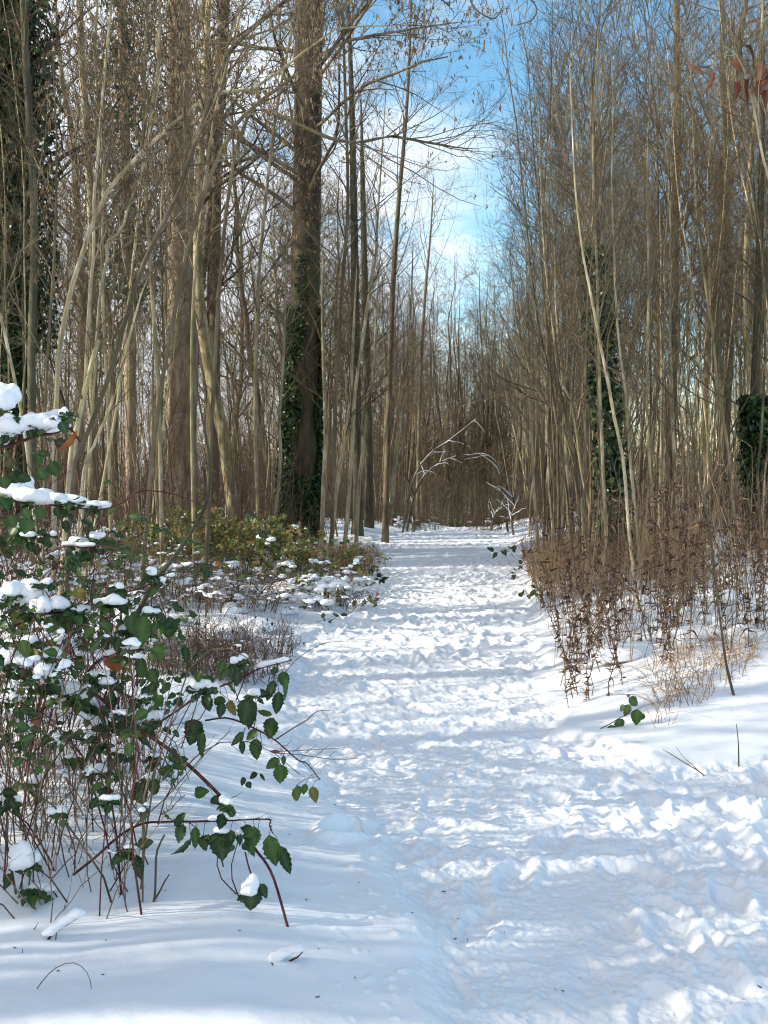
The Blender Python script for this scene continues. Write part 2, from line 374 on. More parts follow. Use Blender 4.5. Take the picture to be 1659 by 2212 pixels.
# ------------------------------------------------------------------ ground: one sheet, cut along the path's edge into snow and path
def build_ground():
    a = np.array([-200, -80, -40, -20, -10, -5, -2, -.5, .5, 1.2, 1.8, 2.2, 2.45])
    b = np.exp(np.linspace(math.log(2.6), math.log(40), 1330)); c = np.array([42, 44, 47, 50, 55, 60, 70, 85, 105, 140, 200, 300, 500, 900])
    ys = np.concatenate([a, b, c])
    ud = np.linspace(-.47, .47, 860); uo = .47 * 1.13 ** np.arange(1, 46)
    us = np.concatenate([-uo[::-1], ud, uo])
    Y, U = np.meshgrid(ys, us, indexing='ij'); X = U * np.maximum(Y, 2.5)
    Z = ground_h(X.ravel(), Y.ravel()).reshape(X.shape)
    V = np.stack([X, Y, Z], -1).reshape(-1, 3)
    ny, nx = X.shape; i = (np.arange(ny - 1) * nx)[:, None] + np.arange(nx - 1)[None, :]
    F = np.stack([i, i + 1, i + nx + 1, i + nx], -1).reshape(-1, 4)
    cx = (X[:-1, :-1] + X[1:, 1:]).ravel() / 2; cy = (Y[:-1, :-1] + Y[1:, 1:]).ravel() / 2
    on = (tramp(cx, cy) > .5) & (cy > -3) & (cy < 60) & (np.abs(cx) < 12)
    for nm, sel, mat in (('snow_ground', ~on, M['snow']), ('path', on, M['snowp'])):
        f = F[sel]; used = np.unique(f); remap = np.zeros(len(V), np.int64); remap[used] = np.arange(len(used))
        tag(mesh_obj(nm, V[used], remap[f], mat), kind='structure')
build_ground()

# ------------------------------------------------------------------ tree prototypes
def crown_from(P, R, spec):
    """spec: list of grow() keyword dicts, level by level; returns list of (P, R)"""
    lv = []; cur = (P, R)
    for s in spec:
        cur = grow(*cur, **s); lv.append(cur)
    return lv
def stem_path(h, lean=.05, n=14, wig=.05, seed_bend=.12):
    z = np.linspace(0, h, n); t = z / h
    a = RNG.random() * 6.28; bx = seed_bend * h * (RNG.random() - .3); b2 = RNG.random() * 6.28
    x = math.cos(a) * bx * t ** 2 + .02 * h * np.sin(t * 5 + b2) + np.concatenate([[0], np.cumsum(RNG.normal(size=n - 1) * wig * .8)])
    y = math.sin(a) * bx * t ** 2 + .02 * h * np.sin(t * 4 + b2 + 2) + np.concatenate([[0], np.cumsum(RNG.normal(size=n - 1) * wig * .8)])
    x -= x[0]; y -= y[0]
    return np.stack([x, y, z - .25 * (t == 0)], -1)
def make_tree(kind, name, cat, label, group):
    root = thing(name, label, cat, (0, 0, 0), group)
    tr = Tubes(); cr = Tubes()
    if kind == 'sapling':
        h = 9 + 3.5 * RNG.random(); r0 = .022 + .020 * RNG.random()
        P = stem_path(h)[None]; n = P.shape[1]; R = (r0 * (1 - .88 * np.linspace(0, 1, n) ** 1.1))[None]
        lv = crown_from(P, R, [dict(c=20, t0=.36, t1=.97, length=2.0, ang=.62, n=6, up=.10, wig=.18, rf=.5, rmin=.007),
                               dict(c=8, t0=.15, t1=.98, length=.9, ang=.7, n=4, up=.05, wig=.3, rf=.6, rmin=.0058),
                               dict(c=2, t0=.25, t1=1., length=.42, ang=.7, n=3, up=.05, wig=.3, rf=.7, rmin=.0042)])
        tr.add(P, R, 7); bark, tw = random.choice([('fill', 'twig'), ('fill', 'twigg'), ('sap', 'twig'), ('brown', 'twig')])
    elif kind == 'coppice':            # several stems from one stool
        k = random.choice([4, 5, 6]); Ps = []
        for j in range(k):
            h = 7.5 + 4 * RNG.random(); Q = stem_path(h, seed_bend=.20); Q[:, :2] += RNG.normal(size=2) * .14; Ps.append(Q)
        P = np.array(Ps); n = P.shape[1]; r0 = (.012 + .018 * RNG.random(k))[:, None]
        R = r0 * (1 - .88 * np.linspace(0, 1, n)[None, :])
        lv = crown_from(P, R, [dict(c=12, t0=.34, t1=.97, length=1.7, ang=.6, n=5, up=.12, wig=.18, rf=.5, rmin=.006),
                               dict(c=6, t0=.2, t1=.98, length=.8, ang=.7, n=4, up=.05, wig=.3, rf=.6, rmin=.0058),
                               dict(c=2, t0=.3, t1=1., length=.40, ang=.7, n=3, up=.05, wig=.3, rf=.7, rmin=.0042)])
        tr.add(P, R, 6); bark, tw = random.choice([('fill', 'twigg'), ('sap', 'twig'), ('sap', 'twigg')])
    else:                               # mature bare tree
        h = 14 + 4 * RNG.random(); r0 = .12 + .08 * RNG.random()
        P = stem_path(h, wig=.08, seed_bend=.05)[None]; n = P.shape[1]; R = (r0 * (1 - .85 * np.linspace(0, 1, n) ** 1.2))[None]
        R[0, 0] *= 1.35
        lv = crown_from(P, R, [dict(c=30, t0=.28, t1=.98, length=4.2, ang=.9, n=7, up=.10, wig=.2, rf=.45, rmin=.018),
                               dict(c=9, t0=.15, t1=.98, length=1.7, ang=.75, n=5, up=.04, wig=.3, rf=.55, rmin=.009),
                               dict(c=6, t0=.2, t1=1., length=.65, ang=.7, n=3, up=.04, wig=.3, rf=.6, rmin=.0045)])
        tr.add(P, R, 10); bark, tw = random.choice([('brown', 'twig'), ('warm', 'twig'), ('brown', 'twigg')])
    for q, (a, b_) in enumerate(lv): cr.add(a, b_, 4 if q == 0 else 3)
    tr.build('trunk', M[bark], root); cr.build('crown', M[tw], root)
    return root
def ivy_on(P, R, dens, root, size=.055, t0=0., t1=1., thick=.05, gap=None, name='ivy'):
    """ivy leaves over a trunk polyline; gap(t, ang) -> False keeps bark bare"""
    n = len(P); t = t0 + (t1 - t0) * RNG.random(dens); x = t * (n - 1); i = np.minimum(x.astype(int), n - 2); f = (x - i)[:, None]
    p = P[i] * (1 - f) + P[i + 1] * f; r = R[i] * (1 - f[:, 0]) + R[i + 1] * f[:, 0]; a = RNG.random(dens) * 6.283
    if gap is not None:
        k = gap(t, a); p, r, a = p[k], r[k], a[k]
    m = len(p); o = np.stack([np.cos(a), np.sin(a), 0 * a], -1)
    pos = p + o * (r + thick * RNG.random(m) ** 1.5)[:, None]
    D = norm(np.array([0, 0, -.7]) + .5 * rdir(m) + .35 * o); Nn = norm(o + .5 * rdir(m))
    V, F = small_leaves(pos, D, Nn, size * (.6 + .8 * RNG.random(m)), .95)
    return mesh_obj(name, V, F, M['ivy'], root, {'tint': np.repeat(RNG.random(m), 5)}, smooth=False)

# ------------------------------------------------------------------ hero trees (each traced stem gets its own distance, thickness and twigs)
def hero(name, cat, label, pts, d, width, bark, tw, levels, group=None, sides=10, n=22, foot=True, taper=None, flare=1.25):
    """pts: (px, py[, distance]); width in frame units at each end or a list"""
    P = np.array([at(p[0], p[1], p[2] if len(p) > 2 else d) for p in pts])
    if foot:                                   # the first point stands on the ground
        P[0, 2] = gz0(P[0, 0], P[0, 1]) - .05
    dist = np.array([(p[2] if len(p) > 2 else d) for p in pts])
    if pts[-1][1] > 0 and label.find('snag') < 0: width = list(width[:-1]) + [1.3]
    wv = np.interp(np.linspace(0, 1, n), np.linspace(0, 1, len(width)), width)
    Q = resample(P, n); Rr = wv * np.interp(np.linspace(0, 1, n), np.linspace(0, 1, len(dist)), dist) / FPX / 2
    if foot: Rr[0] *= flare
    base = Q[0].copy(); root = thing(name, label, cat, tuple(base), group)
    Q = Q - base
    tr = Tubes(); tr.add(Q, Rr, sides, .5); tr.build('trunk', M[bark], root)
    if levels:
        cr = Tubes(); cur = (Q[None], Rr[None])
        for k, s in enumerate(levels):
            cur = grow(*cur, **s); cr.add(cur[0], cur[1], 4 if k == 0 else 3)
        cr.build('crown', M[tw], root)
        return root, Q, Rr, cur
    return root, Q, Rr, None
def big_levels(t0=.35, L=4.0): return [dict(c=26, t0=t0, t1=.98, length=L, ang=1.0, n=7, up=.06, wig=.22, rf=.3, rmin=.012, rmax=.05),
    dict(c=8, t0=.2, t1=.98, length=L * .38, ang=.7, n=5, up=.05, wig=.28, rf=.55, rmin=.005), dict(c=6, t0=.2, t1=1., length=.6, ang=.7, n=3, up=.03, wig=.3, rf=.6, rmin=.003)]
def thin_levels(t0=.25, L=1.3, c=16, q=5, up=.08): return [dict(c=c, t0=t0, t1=.98, length=L, ang=.7, n=6, up=up, wig=.22, rf=.5, rmin=.004, rmax=.012),
    dict(c=q + 1, t0=.15, t1=.98, length=L * .42, ang=.7, n=4, up=.05, wig=.3, rf=.6, rmin=.003), dict(c=5, t0=.2, t1=1., length=L * .2, ang=.7, n=3, up=.03, wig=.3, rf=.7, rmin=.002)]
def catkins(root, cur, m, lo=.028, hi=.06, droop=True):
    P = cur[0]; m = int(m * .7); k = RNG.integers(0, len(P), m); c = RNG.integers(1, 4, m)
    i = np.repeat(k, c); b = P[i, -1] * .999 + RNG.normal(size=(len(i), 3)) * .012
    L = lo + (hi - lo) * RNG.random(len(i)); d = norm(np.array([0, 0, -1.]) + .22 * RNG.normal(size=(len(i), 3)))
    s = np.array([0, .15, .5, .85, 1.]); T = Tubes()
    T.add(b[:, None, :] + d[:, None, :] * (s[None, :, None] * L[:, None, None]), np.broadcast_to(np.array([.0012, .0045, .0055, .0045, .001]), (len(i), 5)), 4)
    tag(T.build('catkins', M['catkin'], root), kind='stuff')

# the big ivy-skirted trunk left of the path
root, Q, R_, _ = hero('ivy_clad_tree', 'tree', 'thickest trunk left of the path, dark brown with ivy climbing its lower half',
    [(637, 1190), (646, 1050), (652, 900), (657, 750), (661, 600), (665, 400), (668, 200), (670, 0), (674, -350), (680, -900)], 23.0,
    [92, 80, 72, 66, 62, 60, 59, 58, 50, 30], 'deep', 'twig', big_levels(.5, 5.0), sides=28, n=40)
ivy_on(Q, R_, 26000, root, .072, .0, .40, .08, lambda t, a: ((np.abs(((a - 5.15 + 3.14) % 6.283) - 3.14) > .38 + .22 * np.sin(t * 47) + 1.0 * t) | (t < .13)) & (RNG.random(len(t)) < 1.15 - 1.6 * t))
ivy_on(Q, R_, 2600, root, .07, .3, .47, .05, lambda t, a: (np.abs(((a - 4.4 - 1.5 * (t - .3) + 3.14) % 6.283) - 3.14) < .42), 'climbing_ivy')
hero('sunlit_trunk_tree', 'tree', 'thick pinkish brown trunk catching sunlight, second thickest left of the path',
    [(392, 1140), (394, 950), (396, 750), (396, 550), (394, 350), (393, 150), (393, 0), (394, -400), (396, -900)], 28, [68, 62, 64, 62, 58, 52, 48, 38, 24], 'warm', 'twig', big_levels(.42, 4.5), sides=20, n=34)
hero('curved_trunk_tree', 'tree', 'slender grey green trunk with a gentle bend standing right of the sunlit trunk',
    [(501, 1150), (500, 1080), (494, 1030), (481, 930), (462, 840), (440, 710), (431, 600), (432, 450), (440, 300), (452, 100), (465, -150), (480, -450)], 24, [30, 27, 25, 26, 26, 24, 20, 18, 14, 10, 7], 'sap', 'twigg', thin_levels(.35, 2.4, 20, 6), sides=14, n=34)
hero('grey_trunk_tree', 'tree', 'straight grey trunk rising to the frame top midway between the sunlit and ivy trunks',
    [(455, 1130), (462, 800), (466, 500), (472, 300), (482, 150), (490, 0), (500, -400)], 31, [34, 30, 28, 27, 27, 25, 18], 'brown', 'twig', big_levels(.4, 3.6), n=26)
hero('dark_straight_tree', 'tree', 'straight dark bare trunk near the left frame edge in front of the ivy column',
    [(73, 1140), (71, 950), (72, 750), (79, 580), (80, 420), (71, 240), (64, 60), (60, -120), (56, -500)], 15, [20, 18, 18, 18, 17, 16, 16, 15, 8], 'dark', 'twig', thin_levels(.45, 1.8, 16, 6), n=26)
root, Q, R_, _ = hero('ivy_column_tree', 'tree', 'massive dark trunk at the left frame edge smothered in ivy to the top',
    [(18, 1120), (22, 900), (25, 600), (30, 300), (36, 0), (40, -400), (46, -900)], 19, [66, 58, 56, 54, 50, 44, 26], 'dark', 'twig', big_levels(.3, 3.6), sides=16, n=26)
ivy_on(Q, R_, 26000, root, .10, .25, .82, .60, lambda t, a: RNG.random(len(t)) < (.30 + .7 * np.sin(t * 37 + a * 1.5) ** 2))
ivy_on(Q, R_, 3500, root, .09, 0, .3, .12, None, 'climbing_ivy')
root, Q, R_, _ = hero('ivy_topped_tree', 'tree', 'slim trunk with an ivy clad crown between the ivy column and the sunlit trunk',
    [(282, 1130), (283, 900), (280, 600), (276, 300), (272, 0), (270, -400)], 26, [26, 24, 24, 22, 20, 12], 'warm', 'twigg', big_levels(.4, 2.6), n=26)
ivy_on(Q, R_, 7000, root, .10, .36, .85, .9, lambda t, a: RNG.random(len(t)) < np.sin(t * 33 + a) ** 2)
hero('mottled_trunk_tree', 'tree', 'pale mottled trunk left of the ivy topped trunk', [(196, 1130), (204, 800), (203, 500), (195, 300), (184, 100), (182, -60), (176, -400)], 24, [20, 18, 17, 17, 15, 13, 8], 'sap', 'twigg', thin_levels(.4, 2.2, 18, 6), n=26)
# stems right behind the ivy trunk
for k, (pts, d, wd, bk, lab) in enumerate([
    ([(742, 1165), (752, 1090), (761, 960), (764, 890), (768, 840), (786, 720), (796, 646), (812, 553), (816, 470), (826, 330), (834, 200)], 21, [9, 9, 9, 9, 8, 8, 7, 6, 5, 3, 2], 'sapw', 'pale kinked sapling right of the ivy trunk, tallest of the slim ones there'),
    ([(768, 1160), (776, 1040), (783, 986), (786, 886), (806, 813), (812, 700), (820, 560)], 22, [9, 9, 9, 8, 7, 5, 3], 'sapw', 'short pale sapling forking right, second from the ivy trunk on the path side'),
    ([(712, 1160), (728, 1050), (746, 946), (757, 860), (765, 700), (772, 560)], 21, [10, 10, 9, 8, 6, 4], 'sapw', 'pale white flecked stem leaning right at the foot of the ivy trunk'),
    ([(694, 1165), (699, 1050), (704, 930), (700, 800), (697, 650), (700, 500)], 22, [10, 10, 9, 8, 6, 4], 'sapw', 'pale stem spotted with snow touching the right side of the ivy trunk'),
    ([(772, 1150), (772, 1000), (770, 850), (768, 650), (764, 400), (760, 200), (752, 0)], 27, [24, 22, 20, 18, 15, 11, 6], 'dark', 'dark straight trunk behind the pale saplings right of the ivy trunk'),
    ([(797, 1145), (797, 1000), (794, 850), (788, 600), (784, 400), (780, 200)], 30, [20, 18, 16, 14, 11, 6], 'dark', 'dark trunk nearest the far left bend of the path'),
    ([(843, 1140), (850, 1040), (858, 960), (866, 880), (880, 780), (888, 650), (892, 520)], 32, [10, 10, 9, 8, 6, 5, 3], 'sap', 'tall greenish sapling leaning right over the far left path edge'),
    ([(590, 1170), (596, 1100), (606, 1000), (604, 900), (612, 800), (618, 650), (622, 500)], 20, [8, 8, 8, 7, 6, 5, 3], 'sapw', 'pale sapling touching the left side of the ivy trunk'),
    ([(832, 1150), (836, 1000), (842, 800), (850, 600), (862, 430), (876, 270), (884, 130), (888, -30)], 26, [14, 13, 12, 10, 8, 6, 4], 'brown', 'tall thin brown tree whose twigs reach over the gap below the long bough'),
    ([(902, 1132), (904, 1000), (908, 820), (918, 640), (930, 500), (936, 390)], 36, [10, 9, 8, 6, 4, 3], 'brown', 'slim tree standing closest to the far end of the path on the left'),
    ]):
    r_ = hero('sapling' if wd[0] < 15 else 'bare_tree', 'tree', lab, pts, d, wd, bk, 'twigg' if bk != 'dark' else 'twig', thin_levels(.35, 3.2 if 'twigs reach' in lab or 'closest' in lab else 2.3, 22 if 'twigs reach' in lab else 16, 6), n=24)
# near left hazel stems
HZ = []
def hz(label, pts, d, wd, bk, L=1.2, c=14, ck=500, t0=.3, foot=True, q=5):
    r_, Q, R_, cur = hero('hazel_stem', 'hazel', label, pts, d, wd, bk, 'twigg', thin_levels(t0, L, c, q), n=26, foot=foot, sides=8)
    if ck: catkins(r_, cur, ck)
hz('long arching hazel stem curving from lower left over to the ivy trunk', [(112, 1220), (118, 1000), (124, 866), (130, 770), (141, 703), (160, 620), (183, 553), (207, 483), (240, 417), (283, 367), (333, 317), (400, 260), (467, 213), (553, 203), (636, 143), (670, 117), (740, 72), (836, 73), (960, 60)], 9, [11, 11, 11, 11, 10, 9, 8, 7, 5, 4, 2.5], 'sapw', .9, 22, 650, .35)
hz('dark leaning hazel stem crossing the left wood up to the frame top', [(140, 1230), (153, 1053), (183, 953), (217, 870), (247, 786), (273, 696), (293, 630), (323, 553), (367, 467), (400, 390), (423, 327), (450, 253), (467, 207), (490, 140), (517, 107), (553, 73), (640, 0), (760, -110)], 8.6, [10, 10, 10, 10, 10, 10, 9, 8], 'brown', 1.1, 18, 500, .45)
hz('pale stem running beside the dark leaning hazel', [(150, 1230), (178, 1040), (205, 960), (235, 890), (262, 810), (285, 720), (308, 640), (325, 600)], 9.2, [6, 6, 6, 5, 4], 'sapw', .7, 8, 0, .4)
hz('bright pale hazel stem with broken snag top', [(120, 1230), (152, 1000), (168, 920), (190, 830), (205, 770), (215, 735)], 9.4, [11, 11, 11, 11, 11], 'sapw', .7, 5, 0, .3)
hz('upright pale hazel stem left of the snag', [(130, 1230), (160, 1000), (186, 830), (190, 760), (200, 620), (207, 553), (209, 440), (222, 300), (236, 150), (250, 20), (262, -150)], 9.8, [8, 8, 8, 7, 7, 6, 5], 'sapw', 1.1, 12, 300)
hz('thin pale hazel stem bending right above the snag', [(150, 1230), (200, 900), (213, 720), (220, 640), (237, 553), (233, 533), (267, 500), (283, 450), (310, 380), (322, 300), (345, 180), (352, 60), (350, -120)], 10, [6, 6, 6, 6, 5, 5, 4], 'sapw', 1.1, 12, 300)
hz('yellowish hazel stem rising steeply through the catkins', [(160, 1220), (250, 900), (268, 760), (300, 500), (322, 320), (350, 180), (345, 100), (372, 20), (400, -120)], 10.5, [6, 6, 6, 6, 5, 4], 'sapw', 1.2, 14, 400)
hz('dark thin stem at the left edge leaning outward', [(105, 1200), (60, 980), (40, 850), (22, 760), (4, 680), (-40, 560)], 8, [7, 7, 7, 7, 6], 'sapw', 1., 7, 0)
hz('brown thin stem behind the leftmost hazel', [(90, 1200), (98, 950), (104, 800), (118, 620), (126, 500), (130, 300), (122, 120)], 11, [6, 6, 6, 5, 4], 'brown', 1., 10, 200)
hz('hazel limb arching right past the ivy trunk into the sky gap', [(440, 1160), (470, 700), (500, 400), (530, 285), (553, 247), (596, 256), (643, 276), (703, 303), (740, 313), (786, 315), (843, 303), (903, 313), (946, 320), (986, 327), (1030, 330)], 13, [9, 8, 8, 8, 8, 7, 6, 5, 3], 'brown', 1.6, 16, 80, .55)
hz('catkin laden hazel limb over the ivy trunk', [(300, 1180), (340, 900), (420, 500), (500, 300), (560, 235), (620, 190), (700, 130), (760, 100), (850, 84), (950, 68), (1000, 62)], 12, [9, 9, 9, 8, 7, 5, 3], 'brown', 1.0, 20, 700, .4)
hz('many twigged hazel rising through the middle of the left wood', [(350, 1180), (345, 900), (330, 600), (320, 400), (318, 200), (330, 0), (350, -150)], 13, [10, 9, 8, 7, 5], 'sap', 1.7, 26, 1200, .3)
hz('hazel with hanging catkins in front of the sunlit trunk', [(420, 1170), (415, 900), (420, 650), (440, 450), (470, 250), (520, 60), (560, -120)], 14, [8, 7, 6, 5, 4], 'sap', 1.9, 15, 700, .35)
hz('twiggy hazel left of the ivy topped trunk', [(240, 1180), (235, 900), (225, 600), (230, 350), (215, 150), (225, -60)], 13, [8, 8, 7, 6, 4], 'sap', 1.6, 24, 900, .3)
hz('broad hazel beside the left face of the ivy trunk', [(560, 1170), (552, 900), (558, 650), (575, 450), (600, 250), (640, 50), (680, -120)], 18, [8, 8, 7, 6, 4], 'sap', 2.0, 26, 1300, .3)
hz('wispy hazel tree shooting up behind the ivy trunk toward the sky', [(715, 1160), (724, 900), (738, 650), (752, 450), (748, 250), (742, 60), (735, -120)], 20, [8, 8, 7, 6, 5], 'brown', 2.2, 26, 700, .35)
# right-hand leaning stems
RS = [([(1385, 1395), (1372, 1250), (1357, 1120), (1346, 996), (1326, 903), (1309, 813), (1289, 720), (1273, 636), (1256, 553), (1240, 430), (1232, 300), (1225, 150)], 11.2, [9, 9, 9, 8, 7, 5, 3], 'sapw', 'tall pale sapling leaning left, brightest slim stem right of the path'),
      ([(1395, 1370), (1385, 1240), (1373, 1106), (1360, 986), (1350, 853), (1336, 753), (1326, 636), (1323, 553), (1316, 400), (1318, 250), (1312, 100)], 12.5, [9, 9, 8, 7, 6, 4, 3], 'sapw', 'pale sapling just right of the brightest leaning one'),
      ([(1300, 1290), (1288, 1180), (1276, 1106), (1256, 1020), (1240, 903), (1220, 840), (1206, 820), (1190, 686), (1173, 553), (1165, 400), (1160, 250)], 15, [8, 8, 8, 7, 6, 5, 3], 'sapw', 'pale zigzag sapling leaning over the right path edge'),
      ([(1420, 1330), (1412, 1150), (1400, 950), (1396, 853), (1397, 700), (1396, 553), (1392, 350), (1398, 150)], 14, [9, 8, 8, 7, 6, 4], 'sap', 'straight greenish sapling right of the pale pair'),
      ([(1603, 1556), (1600, 1540), (1586, 1490), (1573, 1437), (1563, 1370), (1549, 1270), (1536, 1154), (1513, 1037), (1495, 930), (1483, 870), (1466, 753), (1462, 690)], 7.3, [11, 8, 7, 6, 6, 5, 4, 3], 'brown', 'thin brown sapling rooted alone in the smooth snow bank at right'),
      ([(1600, 1300), (1585, 1100), (1569, 953), (1549, 853), (1536, 720), (1519, 620), (1500, 480), (1490, 300), (1480, 100)], 14.5, [10, 9, 8, 7, 6, 5, 3], 'sap', 'tall mossy sapling near the right ivy column'),
      ([(1250, 1260), (1262, 1180), (1258, 1100), (1240, 1000), (1205, 900), (1172, 860), (1148, 820), (1130, 740), (1118, 600)], 17, [9, 9, 9, 8, 7, 6, 3], 'sap', 'crooked sapling bending far left toward the path'),
      ([(1236, 1240), (1228, 1100), (1222, 950), (1212, 800), (1200, 680), (1196, 560), (1186, 400)], 18, [13, 12, 11, 9, 7, 5, 3], 'sap', 'stouter pale stem in the sapling row at the right path edge'),
      ([(1165, 1210), (1155, 1080), (1148, 950), (1140, 850), (1128, 760), (1110, 660), (1100, 560)], 21, [9, 9, 8, 7, 6, 4, 3], 'sapw', 'yellow barked sapling first in the row at the right path edge'),
      ([(1450, 1300), (1442, 1100), (1450, 900), (1456, 700), (1452, 500), (1456, 300), (1452, 0), (1450, -300)], 23, [24, 22, 20, 19, 18, 16, 12, 7], 'brown', 'thickest bare trunk in the right wood'),
      ([(1560, 1280), (1566, 1000), (1572, 700), (1560, 400), (1550, 100), (1545, -200)], 24, [18, 17, 16, 14, 11, 7], 'brown', 'bare trunk between the thickest right trunk and the frame edge'),
      ([(1640, 1300), (1632, 1050), (1618, 850), (1606, 640), (1610, 400), (1630, 150), (1640, -100)], 17, [14, 13, 12, 10, 8, 5], 'sap', 'mossy stem at the right frame edge')]
for pts, d, wd, bk, lab in RS:
    wd = [q * (.8 if wd[0] < 14 else 1) for q in wd]
    hero('sapling' if wd[0] < 14 else 'bare_tree', 'tree', lab, pts, d, wd, bk, 'twigg' if bk[0] == 's' else 'twig', big_levels(.35, 3.2) if wd[0] > 17 else thin_levels(.25, 1.9, 16, 6) if d > 8 else thin_levels(.3, .7, 9, 3), n=26)
root, Q, R_, _ = hero('ivy_clad_tree', 'tree', 'slim trunk wrapped in green ivy among the saplings right of the path',
    [(1345, 1215), (1326, 1100), (1316, 950), (1302, 800), (1290, 650), (1284, 500), (1278, 350), (1270, 100)], 14.5, [20, 19, 18, 17, 16, 14, 12, 8], 'dark', 'twig', thin_levels(.4, 2., 16, 6), n=26)
ivy_on(Q, R_, 8000, root, .07, .03, .68, .17, lambda t, a: RNG.random(len(t)) < .25 + .75 * np.sin(t * 21) ** 2)
root, Q, R_, _ = hero('ivy_clad_tree', 'tree', 'ivy covered trunk at the right frame edge above the snowy bank',
    [(1642, 1290), (1640, 1150), (1634, 1000), (1628, 850), (1632, 700), (1636, 400), (1640, 100)], 15, [22, 22, 22, 20, 18, 15, 10], 'dark', 'twig', thin_levels(.5, 1.8, 14, 6), n=26)
ivy_on(Q, R_, 7000, root, .075, .02, .5, .13)
# twigs of a tree overhead, hanging into the top of the picture
for pts, lab in (([(700, -420, 8.5), (860, -160, 8.2), (940, -2, 8), (958, 20, 8), (980, 43, 8)], 'thin dark twig hanging into the top of the sky left of the hooked one'),
                 ([(760, -480, 8.4), (900, -170, 8.1), (985, -10, 8), (1010, 10, 8), (1023, 36, 8), (1060, 56, 8), (1076, 42, 8), (1083, 26, 8), (1080, 16, 8)], 'hooked dark twig at the top centre of the sky'),
                 ([(1000, -420, 7.6), (1090, -120, 7.2), (1133, 0, 7), (1149, 23, 7), (1154, 40, 7), (1142, 60, 7), (1107, 70, 7)], 'dark curling twig against blue sky right of the hooked one')):
    hero('overhanging_branch', 'branch', lab, pts, 8, [9, 6, 3.4, 3, 2.4, 2], 'dark', 'twig', [dict(c=7, t0=.6, t1=1., length=.16, ang=.8, n=4, up=0, wig=.4, rf=.6, rmin=.0018)], foot=False, n=24, sides=6)

# ------------------------------------------------------------------ the wood on both sides
PR = {}
for kind, nm, k in (('sapling', 'sapling', 6), ('coppice', 'coppice_clump', 6), ('tree', 'bare_tree', 5)):
    PR[kind] = [make_tree(kind, nm, 'tree', 'x', 'x') for _ in range(k)]
used = set()
def put(kind, x, y, sc, lean, label, group):
    i = random.randrange(len(PR[kind])); p = PR[kind][i]
    loc = (x, y, gz0(x, y) - .03)
    if (kind, i) in used: r = place(p, loc, random.random() * 6.28, sc, lean)
    else:
        used.add((kind, i)); r = p; r.location = loc; r.rotation_euler = (lean[0], lean[1], 0); r.scale = (sc,) * 3
        r.rotation_euler[2] = random.random() * 6.28
    r['label'] = label; r['group'] = group
    return r
LB2 = {'sapling': 'slender sapling', 'coppice': 'bare coppice clump', 'tree': 'tall bare tree'}
LB = {'sapling': 'slender bare sapling', 'coppice': 'many stemmed bare coppice clump', 'tree': 'tall bare tree'}
ORD = 'first second third fourth fifth sixth seventh eighth ninth tenth eleventh twelfth thirteenth fourteenth fifteenth sixteenth seventeenth eighteenth nineteenth twentieth twenty-first twenty-second twenty-third twenty-fourth twenty-fifth twenty-sixth twenty-seventh twenty-eighth twenty-ninth thirtieth'.split()
def zone(n, xy, kinds, where, leanx, minD, scf=lambda y: 1.0):
    pts = []; tries = 0; made = {}
    while len(pts) < n and tries < n * 60:
        tries += 1; x, y = xy()
        pxx = 829.5 + FPX * x / y if y > 1 else -999
        if 8 < y < 27 and (350 < pxx < 445 or 595 < pxx < 695): continue
        if all((x - a) ** 2 + (y - b) ** 2 > minD ** 2 for a, b in pts):
            pts.append((x, y)); kd = random.choices(list(kinds), weights=list(kinds.values()))[0]
            edge = min(abs(x - float(xl(y))), abs(x - float(xr(y))))
            if kd == 'tree' and edge < 4.5 and y > 9: kd = 'sapling'
            sc = (0.85 + .3 * random.random()) * scf(y) * ((.88 + .12 * min(edge / 4.5, 1)) if (y > 24 and x < 2 + .07 * y) else 1)
            made.setdefault(kd, []).append((abs(x / y - .07), put(kd, x, y, sc, (random.gauss(0, .03), leanx + random.gauss(0, .045)), LB[kd] + ' ' + where, LB[kd] + 's ' + where)))
    if 'near' in where or 'middle' in where:
        for kd, l in made.items():
            for k, (_, o) in enumerate(sorted(l, key=lambda q: q[0])[:30]): o['label'] = ORD[k] + ' ' + LB2[kd] + ' from the gap ' + where
def rnd(a, b): return a + (b - a) * random.random()
def right_xy(y0, y1, wd):
    def f():
        y = rnd(y0, y1); return float(xr(y)) + .5 + wd * random.random() ** 1.3, y
    return f
def left_xy(y0, y1, wd, off=1.2):
    def f():
        y = rnd(y0, y1); return float(xl(y)) - off - wd * random.random() ** 1.2, y
    return f
zone(66, right_xy(12.5, 24, 6.5), {'sapling': 3, 'coppice': 3}, 'in the near wood right of the path', -.05, .55, lambda y: .82)
zone(46, right_xy(22, 42, 12), {'sapling': 3, 'coppice': 2, 'tree': 2.2}, 'in the middle wood right of the path', -.04, .9)
zone(34, right_xy(42, 62, 18), {'sapling': 2, 'coppice': 1, 'tree': 2}, 'in the far wood right of the path', -.02, 1.3)
zone(26, left_xy(15, 24, 7, 2.4), {'sapling': 3, 'coppice': 2}, 'in the near wood left of the path', .04, .9, lambda y: .8)
zone(58, left_xy(25, 42, 13, 1.0), {'sapling': 3, 'coppice': 2, 'tree': 1}, 'in the middle wood left of the path', .03, 1.0, lambda y: .95)
zone(34, left_xy(42, 62, 20, .8), {'sapling': 2, 'coppice': 1, 'tree': 2}, 'in the far wood left of the path', .02, 1.3)
